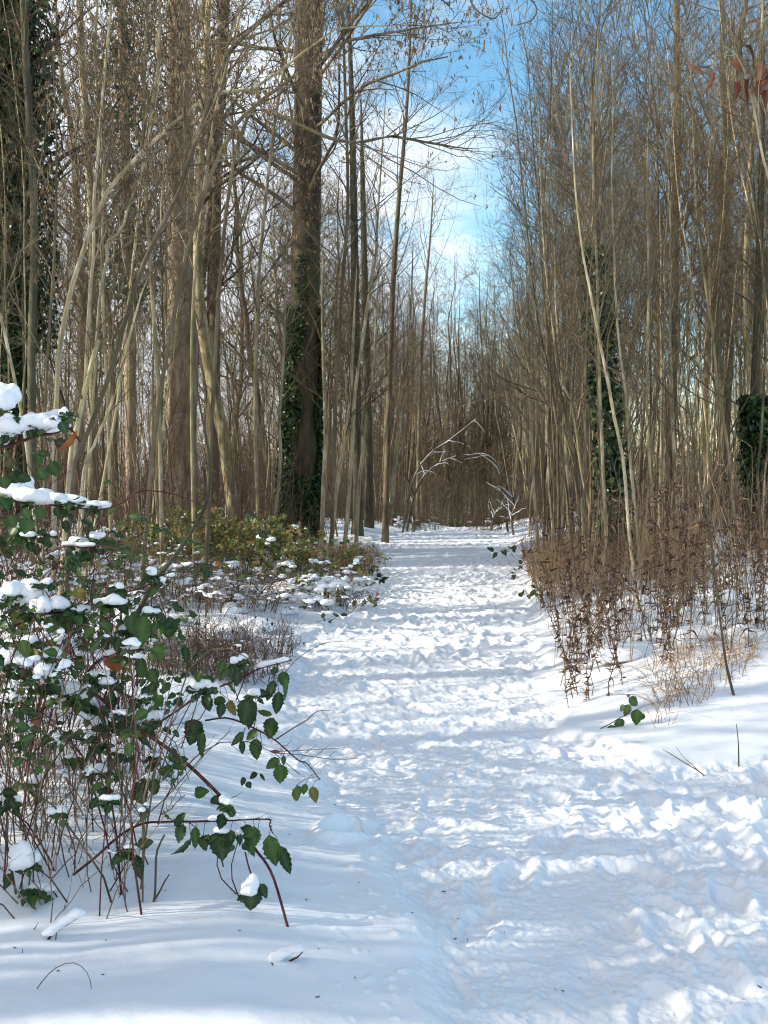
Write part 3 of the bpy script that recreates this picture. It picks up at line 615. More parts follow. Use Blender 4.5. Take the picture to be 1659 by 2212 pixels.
# the wood goes on left of the camera: it shades the path
zone(56, lambda: (rnd(-18, -3.4), rnd(-6, 7)), {'sapling': 3, 'coppice': 3, 'tree': .7}, 'left of the camera', 0, .8)
zone(34, lambda: (-.346 * (yy := rnd(7.5, 26)) - 1.6 - rnd(0, 10), yy), {'sapling': 2, 'coppice': 2, 'tree': .7}, 'beyond the left frame edge', 0, 1.4)
for kd in PR:
    for i, p in enumerate(PR[kd]):
        if (kd, i) not in used: put(kd, rnd(-12, -6), rnd(30, 40), 1, (0, 0), LB[kd] + ' in the middle wood left of the path', LB[kd] + 's in the middle wood left of the path')

# distant wood, one mass
def distant_wood():
    T = Tubes(); m = 700
    y = 62 + 60 * RNG.random(m) ** 1.2; x = (RNG.random(m) - .46) * (50 + y * .9)
    n1 = 150; y[:n1] = 60 + 26 * RNG.random(n1); x[:n1] = 1.5 + .068 * y[:n1] + (RNG.random(n1) - .5) * 16
    h = 10 + 5 * RNG.random(m); z0 = base_z(y)
    n = 9; t = np.linspace(0, 1, n)
    P = np.zeros((m, n, 3)); P[:, :, 0] = x[:, None] + np.cumsum(RNG.normal(size=(m, n)) * .16, 1); P[:, :, 1] = y[:, None] + np.cumsum(RNG.normal(size=(m, n)) * .16, 1)
    P[:, :, 2] = z0[:, None] + h[:, None] * t[None, :]
    R = (.05 + .10 * RNG.random(m) ** 2)[:, None] * (1 - .85 * t[None, :])
    T.add(P, R, 5)
    a = grow(P, R, 18, .12, .98, 3.2, .95, 5, .08, .25, .4, .010, lfall=.5); T.add(*a, 3)
    b = grow(*a, 7, .15, 1., 1.4, .8, 4, .03, .35, .6, .008); T.add(*b, 3)
    c = grow(*b, 4, .2, 1., .7, .8, 2, .0, .3, .7, .006); T.add(*c, 3)
    tag(T.build('distant_wood', M['twig']), kind='stuff', label='far bare wood closing off the end of the path')
distant_wood()

# brushwood of thin shoots over the floor of the wood
def brush(name, m, xy, h0, h1, mat, label, r=.004, sub=5, up=.3):
    xs = np.array([xy() for _ in range(m)]); z = ground_h(xs[:, 0], xs[:, 1], False)
    n = 5; t = np.linspace(0, 1, n); h = h0 + (h1 - h0) * RNG.random(m) ** 1.5
    d = norm(np.stack([RNG.normal(size=m) * .22, RNG.normal(size=m) * .22, np.ones(m)], -1))
    P = np.stack([xs[:, 0], xs[:, 1], z - .03], -1)[:, None, :] + d[:, None, :] * (h[:, None] * t[None, :])[..., None] + np.cumsum(RNG.normal(size=(m, n, 3)) * .035, 1) * (t > 0)[None, :, None]
    R = (r * (.6 + .8 * RNG.random(m)))[:, None] * (1 - .7 * t[None, :])
    T = Tubes(); T.add(P, R, 3); a = grow(P, R, sub, .2, 1., .45 if h1 < 3.5 else 1.1, .8, 4, up * .4, .35, .6, .002); T.add(*a, 3)
    if h1 > 3.5: T.add(*grow(*a, 5, .2, 1., .5, .8, 3, .05, .35, .7, .003), 3)
    tag(T.build(name, mat), kind='stuff', label=label)
brush('brushwood', 5200, lambda: (lambda y: (float(xl(y)) - .9 - 14 * random.random() ** 1.1, y))(rnd(14, 48)), .5, 2.6, M['drystem'], 'thin brown brushwood on the floor of the left wood', .006, 6)
brush('brushwood', 3400, lambda: (lambda y: (float(xr(y)) + .5 + 12 * random.random() ** 1.2, y))(rnd(19, 48)), .4, 2.2, M['drystem'], 'thin brown brushwood on the floor of the right wood', .006, 6)
brush('understory', 650, lambda: (lambda y: (float(xl(y)) - 2.2 - 15 * random.random(), y))(rnd(20, 56)), 1.5, 6.5, M['twig'], 'dense twiggy understory shrubs between the left trunks', .010, 14, .3)
brush('understory', 260, lambda: (lambda y: (float(xr(y)) + 1.2 + 14 * random.random(), y))(rnd(19, 56)), 1.5, 6.0, M['twig'], 'dense twiggy understory shrubs between the right trunks', .010, 14, .3)
brush('understory', 900, lambda: (lambda y: (1.5 + .068 * y + rnd(-9, 9), y))(rnd(56, 82)), 2.0, 6.5, M['fill'], 'dense twiggy growth closing the far end of the path', .014, 18, .3)
brush('brushwood', 2600, lambda: (lambda y: (1.5 + .068 * y + rnd(-9, 9), y))(rnd(50, 70)), .6, 3.0, M['fill'], 'brushwood across the far end of the path', .010, 7)

# ------------------------------------------------------------------ snow lumps
ICO = None
def ico():
    global ICO
    if ICO is None:
        import bmesh
        b = bmesh.new(); bmesh.ops.create_icosphere(b, subdivisions=3, radius=1)
        b.verts.ensure_lookup_table(); V = np.array([v.co[:] for v in b.verts]); F = np.array([[v.index for v in f.verts] for f in b.faces]); b.free(); ICO = (V, F)
    return ICO
def blobs(name, C, Rd, parent, remesh=None, mat='snow', seed=0):
    """rounded snow pillows: C centres (m,3), Rd radii (m,3)"""
    V, F = ico(); m = len(C); C = np.asarray(C); Rd = np.asarray(Rd)
    W = np.broadcast_to(V, (m,) + V.shape).copy()
    low = W[..., 2] < -.15; W[..., 2] = np.where(low, -.15 + (W[..., 2] + .15) * .6, W[..., 2])
    ph = RNG.random((m, 1)) * 100
    bump = 1 + .42 * fbm(W[..., 0] * 1.4 + ph, W[..., 1] * 1.4 + W[..., 2] * 1.7, 5, 3)
    W = C[:, None, :] + W * bump[..., None] * Rd[:, None, :]
    FF = (F[None] + (np.arange(m) * len(V))[:, None, None]).reshape(-1, 3)
    o = mesh_obj(name, W.reshape(-1, 3), FF, M[mat], parent)
    if remesh:
        r = o.modifiers.new('remesh', 'REMESH'); r.mode = 'VOXEL'; r.voxel_size = remesh; r.use_smooth_shade = True
        s = o.modifiers.new('smooth', 'SMOOTH'); s.factor = .6; s.iterations = 3
    return o

# ------------------------------------------------------------------ brushy snow-laden bushes left of the path
def bush(name, cat, label, x, y, rx, h, nst, nleaf, nsnow, lm='leafy', group=None, stemmat='drystem', lsize=.06, ssize=.09, arch=.6):
    z = gz0(x, y); root = thing(name, label, cat, (x, y, z), group)
    m = nst; n = 6; t = np.linspace(0, 1, n)
    a = RNG.random(m) * 6.283; rr = rx * np.sqrt(RNG.random(m)); hh = h * (.45 + .6 * RNG.random(m)) * (1 - .35 * (rr / rx) ** 2)
    b = np.stack([np.cos(a) * rr * .7, np.sin(a) * rr * .7, np.zeros(m) - .04], -1)
    o = np.stack([np.cos(a), np.sin(a), np.zeros(m)], -1) + .5 * rdir(m, 0, .1)
    P = b[:, None, :] + o[:, None, :] * (arch * rx * (t[None, :] ** 1.6) * (.4 + RNG.random(m))[:, None])[..., None]
    P[:, :, 2] += hh[:, None] * (np.sin(t * 1.9) / np.sin(1.9) if arch > .4 else t)[None, :]
    P = P + np.cumsum(RNG.normal(size=(m, n, 3)) * .02, 1) * (t > 0)[None, :, None]
    R = (.0035 * (.6 + RNG.random(m)))[:, None] * (1 - .7 * t[None, :])
    T = Tubes(); T.add(P, R, 4); s1 = grow(P, R, 6, .2, 1., .28, .8, 4, .06, .3, .6, .0014); T.add(*s1, 3)
    s2 = grow(*s1, 3, .2, 1., .12, .8, 3, .04, .3, .6, .0012); T.add(*s2, 3)
    T.build('stems', M[stemmat], root)
    if nleaf:
        k = RNG.integers(0, len(s1[0]), nleaf); q = s1[0][k, RNG.integers(1, 4, nleaf)]
        V, F = small_leaves(q, rdir(nleaf, -.4), rdir(nleaf, 1.), lsize * (.5 + .9 * RNG.random(nleaf)), .65)
        mesh_obj('leaves', V, F, M[lm], root, {'tint': np.repeat(RNG.random(nleaf), 5)}, False)
    if nsnow:
        k = RNG.integers(0, len(s1[0]), nsnow); q = s1[0][k, 2]; sz = ssize * (.25 + RNG.random(nsnow) ** 2)
        q = np.repeat(q, 7, 0) + RNG.normal(size=(nsnow * 7, 3)) * np.array([1.2, 1.2, .3]) * np.repeat(sz, 7)[:, None]; sz = np.repeat(sz, 7) * RNG.uniform(.2, .75, nsnow * 7)
        tag(blobs('snow_cap', q, np.stack([sz * 1.15, sz * 1.15, sz * .55], -1), root, .010 if y < 16 else .018), kind='stuff')
    return root
def gp(px, py):
    """ground point below picture position (flat-ground estimate)"""
    d = 1.5 * FPX / (py - HOR); return (px - 829.5) / FPX * d, d
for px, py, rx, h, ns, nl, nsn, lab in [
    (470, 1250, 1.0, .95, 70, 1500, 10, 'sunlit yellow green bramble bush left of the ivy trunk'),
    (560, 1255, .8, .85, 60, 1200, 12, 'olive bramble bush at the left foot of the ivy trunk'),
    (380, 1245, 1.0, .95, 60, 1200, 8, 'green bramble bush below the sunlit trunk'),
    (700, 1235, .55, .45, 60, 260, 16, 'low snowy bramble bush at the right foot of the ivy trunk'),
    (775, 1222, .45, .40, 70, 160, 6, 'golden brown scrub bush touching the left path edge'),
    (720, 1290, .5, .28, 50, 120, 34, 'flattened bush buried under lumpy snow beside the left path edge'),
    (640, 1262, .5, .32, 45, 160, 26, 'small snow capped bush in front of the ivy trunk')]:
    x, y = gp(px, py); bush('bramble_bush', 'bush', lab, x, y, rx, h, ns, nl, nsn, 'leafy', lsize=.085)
for px, py, rx, h, ns, nl, nsn, lab in [
    (70, 1290, .9, .85, 80, 260, 46, 'snow topped shrub behind the front bramble at the left frame edge'),
    (200, 1290, .8, .7, 90, 200, 50, 'snow topped shrub second from the left frame edge'),
    (330, 1300, .8, .6, 90, 120, 46, 'snowy twig shrub right of the long dark sapling'),
    (420, 1330, .7, .5, 90, 60, 36, 'low snow dusted shrub between bramble and untouched snow'),
    (520, 1315, .6, .42, 80, 50, 30, 'rounded snow dusted shrub nearest the smooth left verge')]:
    x, y = gp(px, py); bush('snowy_shrub', 'shrub', lab, x, y, rx, h, ns, nl, nsn, 'leaf', lsize=.05, ssize=.062)
# upright dry stalks in the snow
def stalks(label, px, py, rx, h, m, brown=None):
    x, y = gp(px, py); return bush('dry_stalk_clump', 'plant', label, x, y, rx, h, m, 30, 4, 'deadleaf', lsize=.03, ssize=.02, arch=.15)
stalks('clump of thin reddish stalks behind the bramble tip', 440, 1455, .45, .50, 70)
stalks('clump of thin leafless stalks poking from the snow right of the bramble', 520, 1440, .42, .48, 60)
stalks('sparse stalks at the edge of the smooth snow left of the path', 580, 1400, .35, .38, 30)
stalks('stalks between the snowy shrubs and the front bramble', 350, 1450, .5, .55, 60)

# bare leafed brambles creeping over the path edges
def creeper(label, pts, d, leaves, tint, mat='leaf', size=.06, r=.003):
    P = np.array([at(p[0], p[1], d) for p in pts]); z = np.array([gz(a[0], a[1]) for a in P])
    P[:, 2] = np.maximum(P[:, 2], z + .012); Q = resample(P, 14); base = Q[0].copy(); Q -= base
    root = thing('bramble_sprig', label, 'bramble', tuple(base)); T = Tubes(); T.add(Q, np.linspace(r, r * .4, 14), 5, .5)
    k = RNG.integers(3, 14, leaves); b = Q[k]; D = rdir(leaves, -.15, .5); tip = b + D * .03
    T.add(np.stack([b, tip], 1), np.full((leaves, 2), .001), 3); T.build('stem', M['cane'], root)
    V, F, vein, c = leafset(tip, norm(D + .4 * rdir(leaves, -.2)), rdir(leaves, 1.), size * (.7 + .6 * RNG.random(leaves)), .68)
    mesh_obj('leaves', V, F, M[mat], root, {'tint': np.repeat(np.clip(tint + .15 * RNG.normal(size=leaves), 0, 1), c), 'vein': vein})
creeper('dark bramble tip hanging over the left path edge', [(770, 1215), (800, 1225), (815, 1240), (825, 1255)], 15.2, 16, .2, size=.09)
creeper('small dark sprig lying on smooth snow left of the path', [(680, 1345), (705, 1340), (725, 1330), (735, 1338)], 11.4, 7, .1, size=.07)
creeper('dark bramble runner reaching onto the path from the right', [(1140, 1170), (1110, 1182), (1085, 1190), (1065, 1195)], 19, 14, .2, size=.11)
creeper('dark leaved sprig at the right path edge above the dry stalks', [(1150, 1215), (1135, 1220), (1120, 1225), (1105, 1252)], 16, 9, .1, size=.09)
creeper('olive sprig beside the right path edge below the dark one', [(1180, 1290), (1160, 1275), (1145, 1280), (1130, 1290)], 13, 9, .55, size=.08)
creeper('snowy leaf tuft among dry stalks at the right frame edge', [(1659, 1440), (1640, 1410), (1620, 1400), (1600, 1410)], 9.2, 12, .45, size=.09)
creeper('green tuft behind the lone brown sapling', [(1560, 1430), (1580, 1400), (1600, 1395), (1610, 1410)], 9.0, 10, .5, size=.08)

# ------------------------------------------------------------------ dead weeds on the right verge
def make_weed(name='dead_weed_stalk'):
    root = thing(name, 'x', 'weed', (0, 0, 0)); h = .75 + .85 * RNG.random(); n = 9; t = np.linspace(0, 1, n)
    a = RNG.random() * 6.28; P = np.stack([np.cos(a) * .14 * t ** 2 + .01 * RNG.normal(size=n), np.sin(a) * .14 * t ** 2 + .01 * RNG.normal(size=n), h * t - .05], -1)
    R = .0050 * (1 - .6 * t); T = Tubes(); T.add(P, R, 5, .5)
    s = grow(P[None], R[None], 5, .55, .98, .22, .5, 4, .2, .2, .6, .0014, lfall=.3); T.add(*s, 3); T.build('stem', M['drystem'], root)
    m = random.choice([10, 26, 34, 40]); x = (.04 + .94 * RNG.random(m)) * (n - 1); i = np.minimum(x.astype(int), n - 2); f = (x - i)[:, None]; b = P[i] * (1 - f) + P[i + 1] * f
    D = norm(rdir(m, 0, .6) + np.array([0, 0, -.4])); V, F, vein, c = leafset(b, D, rdir(m), .062 * (.4 + .9 * RNG.random(m)), .20 + .20 * RNG.random(m), 5, .0, 1.2, .9)
    mesh_obj('leaves', V, F, M['deadleaf'], root, {'tint': np.repeat(RNG.random(m), c), 'vein': vein * 0})
    return root
WP = [make_weed() for _ in range(9)]
def weeds(n, xy, label, group, smin=.7, smax=1.1, lean=(-.05, .12)):
    for k in range(n):
        x, y = xy(); p = WP[k % 9]; loc = (x, y, gz0(x, y)); rt = (random.gauss(0, lean[1]), lean[0] + random.gauss(0, lean[1]))
        if not p.get('placed'):
            r = p; r['placed'] = 1; r.location = loc; r.rotation_euler = (rt[0], rt[1], 0); r.scale = (rnd(smin, smax),) * 3
        else: r = place(p, loc, random.random() * 6.28, rnd(smin, smax), rt)
        r['label'] = label; r['group'] = group
def quad_xy(a, b, c, d):
    """random ground point inside the quadrilateral seen between picture corners"""
    A = [np.array(gp(*q)) for q in (a, b, c, d)]
    def f():
        u, v = random.random(), random.random(); p = (A[0] * (1 - u) + A[1] * u) * (1 - v) + (A[3] * (1 - u) + A[2] * u) * v; return float(p[0]), float(p[1])
    return f
weeds(38, quad_xy((1225, 1495), (1365, 1500), (1340, 1340), (1195, 1340)), 'dead brown weed stalk in the front clump leaning over the right path edge', 'dead weeds in the front right clump', .55, 1.0, (-.16, .13))
weeds(64, quad_xy((1205, 1390), (1530, 1430), (1500, 1265), (1145, 1265)), 'dead brown weed stalk in the thick stand behind the front right clump', 'dead weeds in the thick right stand', .65, 1.0)
weeds(84, quad_xy((1430, 1460), (1700, 1450), (1700, 1300), (1420, 1300)), 'dead brown weed stalk around the lone sapling near the right frame edge', 'dead weeds near the right frame edge', .7, 1.05, (0, .1))
weeds(24, quad_xy((1150, 1290), (1600, 1300), (1500, 1215), (1130, 1215)), 'dead brown weed stalk in the back row below the right saplings', 'dead weeds in the back right row', .7, 1.0)
for p in WP:
    if 'placed' in p: del p['placed']
def grass_mass(label, m, xy, h):
    xs = np.array([xy() for _ in range(m)]); z = ground_h(xs[:, 0], xs[:, 1], False); n = 4; t = np.linspace(0, 1, n)
    d = norm(np.stack([RNG.normal(size=m) * .3, RNG.normal(size=m) * .3, np.ones(m)], -1)); L = h * (.4 + .8 * RNG.random(m))
    P = np.stack([xs[:, 0], xs[:, 1], z - .02], -1)[:, None, :] + d[:, None, :] * (L[:, None] * t[None, :])[..., None]
    P[:, :, :2] += (RNG.normal(size=(m, 1, 2)) * .12) * (t ** 2)[None, :, None]; P[:, :, 2] -= .10 * (t ** 3)[None, :]
    T = Tubes(); T.add(P, np.full((m, n), .0028) * (1 - .7 * t[None, :]), 3)
    tag(mesh_obj('dry_grass', np.concatenate(T.V), np.concatenate(T.F), M['grass'], None, {'tint': np.concatenate(T.T)}), label, kind='stuff')
grass_mass('golden dry grass behind the dead weeds right of the path', 4200, quad_xy((1165, 1285), (1520, 1300), (1520, 1200), (1125, 1190)), .6)
grass_mass('golden dry grass at the left path edge by the ivy trunk', 1200, quad_xy((660, 1240), (790, 1240), (800, 1180), (680, 1190)), .4)
grass_mass('straw coloured blades at the foot of the dead weeds', 500, quad_xy((1420, 1560), (1640, 1480), (1640, 1400), (1400, 1450)), .3)
brush('dry_stems', 460, lambda: quad_xy((1210, 1450), (1700, 1440), (1680, 1240), (1140, 1240))(), .5, 1.8, M['straw'], 'thin dry leafless stems among the dead weeds on the right verge', .0032, 3)
# loose snow on the fallen litter of the right verge
def lumps(label, m, xy, s0, s1):
    xs = np.array([xy() for _ in range(m)]); z = ground_h(xs[:, 0], xs[:, 1], False); s = s0 + (s1 - s0) * RNG.random(m) ** 2
    o = blobs('snow_lumps', np.stack([xs[:, 0], xs[:, 1], z + s * .2], -1), np.stack([s * (1 + RNG.random(m)), s * (1 + RNG.random(m)), s * .7], -1), None, .02)
    tag(o, label, kind='stuff')
lumps('snow lying in clumps on low plants under the right saplings', 110, quad_xy((1330, 1430), (1700, 1430), (1700, 1210), (1300, 1230)), .04, .16)
lumps('snow lying in clumps on low plants of the left verge', 70, quad_xy((-20, 1480), (600, 1400), (700, 1250), (100, 1250)), .04, .15)

# ------------------------------------------------------------------ snow-laden growth at the far end
def snowy_bough(label, pts, d, wd, c=10, L=.8):
    root, Q, R_, cur = hero('snowy_branch', 'branch', label, pts, d, wd, 'brown', 'twig', [dict(c=c, t0=.2, t1=1., length=L, ang=.6, n=5, up=-.05, wig=.25, rf=.6, rmin=.007), dict(c=4, t0=.2, t1=1., length=L * .4, ang=.6, n=3, up=0, wig=.3, rf=.7, rmin=.005)], n=20, sides=6, flare=1)
    T = Tubes(); T.add(Q + np.array([0, 0, .008]), R_ * .8 + .001, 5, .5)
    g = grow(Q[None], R_[None], c // 2, .2, 1., L, .7, 5, -.05, .35, .6, .008); T.add(g[0] + np.array([0, 0, .01]), g[1], 4)
    o = T.build('snow_cover', M['snow'], root)
snowy_bough('snow lined sapling arching right over the far left path edge', [(870, 1135), (885, 1060), (905, 1010), (935, 975), (965, 955), (1000, 928), (1028, 905)], 30, [4.5, 4, 4, 3.5, 3, 2], 8, .9)
snowy_bough('snowy stick arching low below the long arched one', [(878, 1130), (892, 1080), (915, 1030), (950, 1000), (985, 985)], 31, [5, 5, 4, 3])
snowy_bough('snow covered broken sapling with a kinked top at the far right path edge', [(1098, 1140), (1090, 1090), (1084, 1060), (1078, 1020), (1068, 995), (1040, 980), (1010, 985)], 30, [5, 4, 4, 3, 3, 2], 8, .9)
snowy_bough('white snowy stump like stem at the far left path edge', [(893, 1142), (892, 1120), (889, 1095)], 31, [8, 7, 6], 3, .3)
snowy_bough('snowy twiggy shrub right of the far path end', [(1110, 1150), (1105, 1120), (1112, 1090), (1100, 1060)], 29, [5, 4, 3], 16, .9)
snowy_bough('snowy tangle low beside the far right path end', [(1060, 1135), (1068, 1115), (1080, 1095), (1096, 1080)], 31, [5, 4, 3], 16, .8)
for px, py, nsn, lab in ((1040, 1134, 26, 'snow heaped brush just right of the far path end'), (935, 1135, 22, 'snow heaped brush left of the far path end'), (880, 1145, 20, 'snow heaped brush below the white stump at the far left path edge'), (1085, 1150, 22, 'snow heaped brush at the far right bend of the path')):
    x, y = (px - 829.5) / FPX * 32, 32.; bush('snowy_shrub', 'shrub', lab, x, y, .6, .42, 60, 60, nsn // 2, 'leaf', ssize=.07)

# ------------------------------------------------------------------ foreground bramble at left
BD = 4.55
def cane(label, pts, wd, parts=None, thorn=True, snow=None, mat='cane', leaves=None, foot=False, twigs=4, name='bramble_cane', snowr=.010):
    """arching cane; snow: (t0, t1) stretch carrying a white ridge; leaves: list of (bx,by,tx,ty,width,tint[,d])"""
    P = np.array([at(p[0], p[1], p[2] if len(p) > 2 else BD) for p in pts]); n = max(14, 5 * len(pts))
    if foot: P[-1, 2] = gz(P[-1, 0], P[-1, 1]) - .02
    Q = resample(P, n); R = np.interp(np.linspace(0, 1, n), np.linspace(0, 1, len(wd)), wd) * BD / FPX / 2
    base = Q[0].copy(); Q -= base; root = thing(name, label, 'bramble', tuple(base))
    T = Tubes(); T.add(Q, R, 7, .5)
    if thorn:
        m = n * 2; x = RNG.random(m) * (n - 1.01); i = x.astype(int); f = (x - i)[:, None]; b = Q[i] * (1 - f) + Q[i + 1] * f; dd = rdir(m)
        T.add(np.stack([b, b + dd * .009], 1), np.stack([np.full(m, .0016), np.full(m, .0003)], 1), 3)
    if twigs:
        g = grow(Q[None], R[None], twigs, .15, .95, .16, .8, 5, 0, .3, .5, .0012, rmax=.002); T.add(*g, 4)
    if leaves:
        L = np.array([l[:6] for l in leaves], float); dj = np.array([(l[6] if len(l) > 6 else BD + random.uniform(-.12, .12)) for l in leaves])
        B = np.array([at(l[0], l[1], d) for l, d in zip(L, dj)]); E = np.array([at(l[2], l[3], d - .01) for l, d in zip(L, dj)]) + np.stack([np.zeros(len(L)), RNG.normal(size=len(L)) * .014, np.zeros(len(L))], -1)
        D = E - B; sz = np.linalg.norm(D, axis=1); wdt = L[:, 4] / FPX * dj / sz
        Nn = np.array([0, -1., .25]) + .35 * RNG.normal(size=(len(L), 3))
        V, F, vein, c = leafset(B - base, D, Nn, sz, wdt * 1.12, 13, .09, .3, .12)
        mesh_obj('leaves', V, F, M['leaf'], root, {'tint': np.repeat(L[:, 5], c), 'vein': vein})
        # petioles back to the cane
        Bq = B - base; k = np.argmin(np.linalg.norm(Bq[:, None, :] - Q[None], axis=-1), 1); q = Q[k]; far_ = np.linalg.norm(q - Bq, axis=1) < .30
        if far_.any():
            mid = (q + Bq) / 2 + np.array([0, 0, .012]); T.add(np.stack([q, mid, Bq], 1)[far_], np.full((far_.sum(), 3), .0011), 4)
    T.build('stem', M[mat], root)
    if snow:
        pts_ = Q[int(snow[0] * (n - 1)):int(snow[1] * (n - 1)) + 1]; K = resample(pts_, max(6, len(pts_) * 5)); m = len(K)
        s = snowr * (.55 + .8 * RNG.random(m)); blobs('snow_cap', K + np.stack([0 * s, 0 * s, s * .55 + .003], -1), np.stack([s * 1.5, s * 1.2, s], -1), root, .006)
    return root
def cx2(l):   # leaves measured in a 500-pixel crop: to frame units
    return [(293.8 + a * .2604, 1296 + b * .2604, 293.8 + c * .2604, 1296 + d * .2604, w_ * .2604, t) + tuple(r) for a, b, c, d, w_, t, *r in l]
def cx4(l):
    return [(a * .3958, 1555 + b * .3958, c * .3958, 1555 + d * .3958, w_ * .3958, t) + tuple(r) for a, b, c, d, w_, t, *r in l]
def cx1(l):
    return [(a / 3, 1037 + b / 3, c / 3, 1037 + d / 3, w_ / 3, t) + tuple(r) for a, b, c, d, w_, t, *r in l]
cane('snow tipped cane pointing at the path from the middle of the bramble', [(300, 1590), (370, 1545), (432, 1502), (470, 1487), (515, 1469), (560, 1446), (600, 1435), (630, 1427)], [5, 5, 4, 4, 3],
     snow=(.72, .97), leaves=cx2([(740, 510, 660, 650, 80, .55), (790, 540, 800, 680, 90, .35), (640, 700, 530, 640, 70, .5), (750, 710, 820, 790, 60, .6), (640, 830, 730, 880, 90, .5), (1160, 560, 1115, 640, 60, .4), (1210, 600, 1240, 745, 90, .4), (1150, 680, 1070, 850, 80, .25), (1180, 770, 1160, 980, 95, .2), (930, 820, 880, 1060, 150, .3), (960, 900, 920, 1110, 70, .3), (760, 850, 820, 960, 70, .9), (1240, 640, 1235, 830, 40, .55), (700, 860, 690, 1000, 80, .2), (570, 800, 600, 940, 90, .15)]))
cane('outermost cane with yellowing leaves dangling over the smooth snow', [(440, 1560), (490, 1555), (545, 1576), (592, 1603), (640, 1645), (662, 1655), (690, 1690)], [4, 4, 3.5, 3, 2.5, 2], twigs=3,
     leaves=cx2([(1120, 960, 990, 940, 50, .5), (1130, 990, 1080, 1190, 120, .42), (990, 1165, 985, 1350, 100, .48), (880, 1110, 790, 1220, 60, .4), (870, 1180, 870, 1310, 50, .3), (1000, 1100, 890, 1190, 70, .5), (1180, 1330, 1065, 1430, 80, .55), (1190, 1380, 1185, 1560, 115, .62), (1215, 1310, 1220, 1390, 40, .4), (1325, 1560, 1330, 1730, 90, .74), (1400, 1545, 1380, 1650, 50, .6), (1455, 1570, 1490, 1710, 75, .88), (1185, 1280, 1110, 1275, 25, .98)]))
cane('bare pinkish twig rising right from the outermost cane', [(592, 1603), (630, 1578), (660, 1560), (685, 1540), (715, 1538)], [3, 2.5, 2, .8], twigs=1, thorn=False)
cane('thick dark red cane diving from the bramble heart into the snow', [(200, 1500, 4.5), (270, 1560, 4.5), (344, 1611, 4.4), (400, 1655, 4.3), (475, 1729, 4.15), (510, 1780, 4.05), (546, 1840, 3.95), (585, 1900, 3.8), (623, 1966, 3.7)], [7, 8, 8, 7, 6, 5, 5], foot=True, snow=(.62, .68), twigs=5,
     leaves=cx2([(480, 1020, 440, 1220, 150, .3), (540, 1110, 520, 1330, 80, .45), (880, 1490, 870, 1570, 50, .1), (1000, 1460, 920, 1510, 50, .1), (910, 1530, 940, 1590, 50, .1), (1020, 1460, 1060, 1530, 25, .15), (50, 1060, 100, 1290, 210, .2), (200, 1430, 290, 1480, 80, .5), (130, 1500, 150, 1640, 80, .45)]) +
            cx4([(740, 370, 760, 480, 90, .5), (770, 490, 765, 570, 70, .5), (850, 290, 940, 310, 50, .5), (830, 350, 830, 420, 60, .4), (1050, 420, 1130, 400, 60, .55), (1160, 430, 1190, 500, 70, .15)]))
cane('low horizontal cane with a row of leaves hanging beneath', [(x_, y_, 3.82) for x_, y_ in ((150, 1900), (200, 1860), (253, 1813), (300, 1788), (344, 1783), (420, 1782), (480, 1780), (574, 1777), (580, 1790), (586, 1808))], [5, 5, 4.5, 4, 4, 3.5, 3, 1.5], snow=(.62, .78), twigs=4,
     leaves=cx4([(1030, 670, 930, 760, 85, .22, 3.80), (1100, 650, 1110, 740, 60, .25, 3.80), (1190, 640, 1200, 795, 115, .22, 3.80), (1250, 620, 1250, 710, 50, .4, 3.80), (1380, 600, 1370, 725, 90, .48, 3.80), (1460, 650, 1500, 830, 85, .5, 3.80), (1520, 710, 1580, 890, 60, .2, 3.80), (1340, 640, 1370, 800, 50, .55, 3.80), (1060, 600, 1050, 730, 50, .5, 3.80), (990, 590, 960, 690, 60, .4, 3.80), (680, 720, 680, 805, 70, .25, 3.80), (730, 760, 755, 895, 58, .28, 3.80), (940, 600, 1000, 520, 60, .15, 3.80), (930, 570, 880, 510, 50, .5, 3.80), (1400, 620, 1330, 660, 50, .5, 3.80)]))
cane('long dark sapling like cane rising behind the bramble and bending at the top', [(240, 1475), (247, 1440), (300, 1317), (343, 1245), (385, 1190), (418, 1140), (447, 1080), (454, 1005), (445, 940), (433, 876), (425, 820), (430, 760)], [13, 12, 11, 9, 8, 7, 5, 4, 3], mat='dark', twigs=9, thorn=False)
cane('cane carrying the orange leaf with a thin ridge of snow', [(60, 1550), (147, 1500), (200, 1437), (240, 1415), (267, 1408), (300, 1405), (337, 1408)], [6, 6, 6, 5, 4], snow=(.45, .8),
     leaves=cx1([(740, 1140, 755, 1245, 135, .97), (700, 1160, 690, 1230, 70, .93), (880, 850, 870, 960, 90, .5), (930, 880, 900, 1090, 110, .5), (1090, 890, 1080, 1040, 115, .4), (1160, 960, 1180, 1070, 40, .3), (1190, 1080, 1210, 1190, 50, .2), (1030, 1060, 1040, 1180, 90, .5), (900, 1150, 910, 1300, 80, .52), (960, 1230, 1000, 1330, 90, .5), (1060, 1310, 1030, 1380, 70, .5), (700, 1400, 720, 1500, 90, .25), (1010, 1400, 1040, 1480, 70, .5), (840, 880, 850, 1000, 80, .45)]))
cane('dark cane crossing the snow pillows at the left frame edge', [(-40, 1480), (0, 1463), (60, 1475), (100, 1500), (160, 1530), (230, 1580), (300, 1600)], [9, 9, 8, 7, 5],
     leaves=cx1([(640, 1560, 660, 1680, 150, .2), (760, 1570, 800, 1690, 110, .22), (830, 1560, 850, 1640, 70, .15), (1250, 1560, 1240, 1659, 110, .3), (220, 1550, 220, 1625, 80, .98), (330, 1320, 350, 1420, 100, .15), (280, 1340, 250, 1420, 80, .3), (120, 1250, 150, 1300, 90, .2)]))
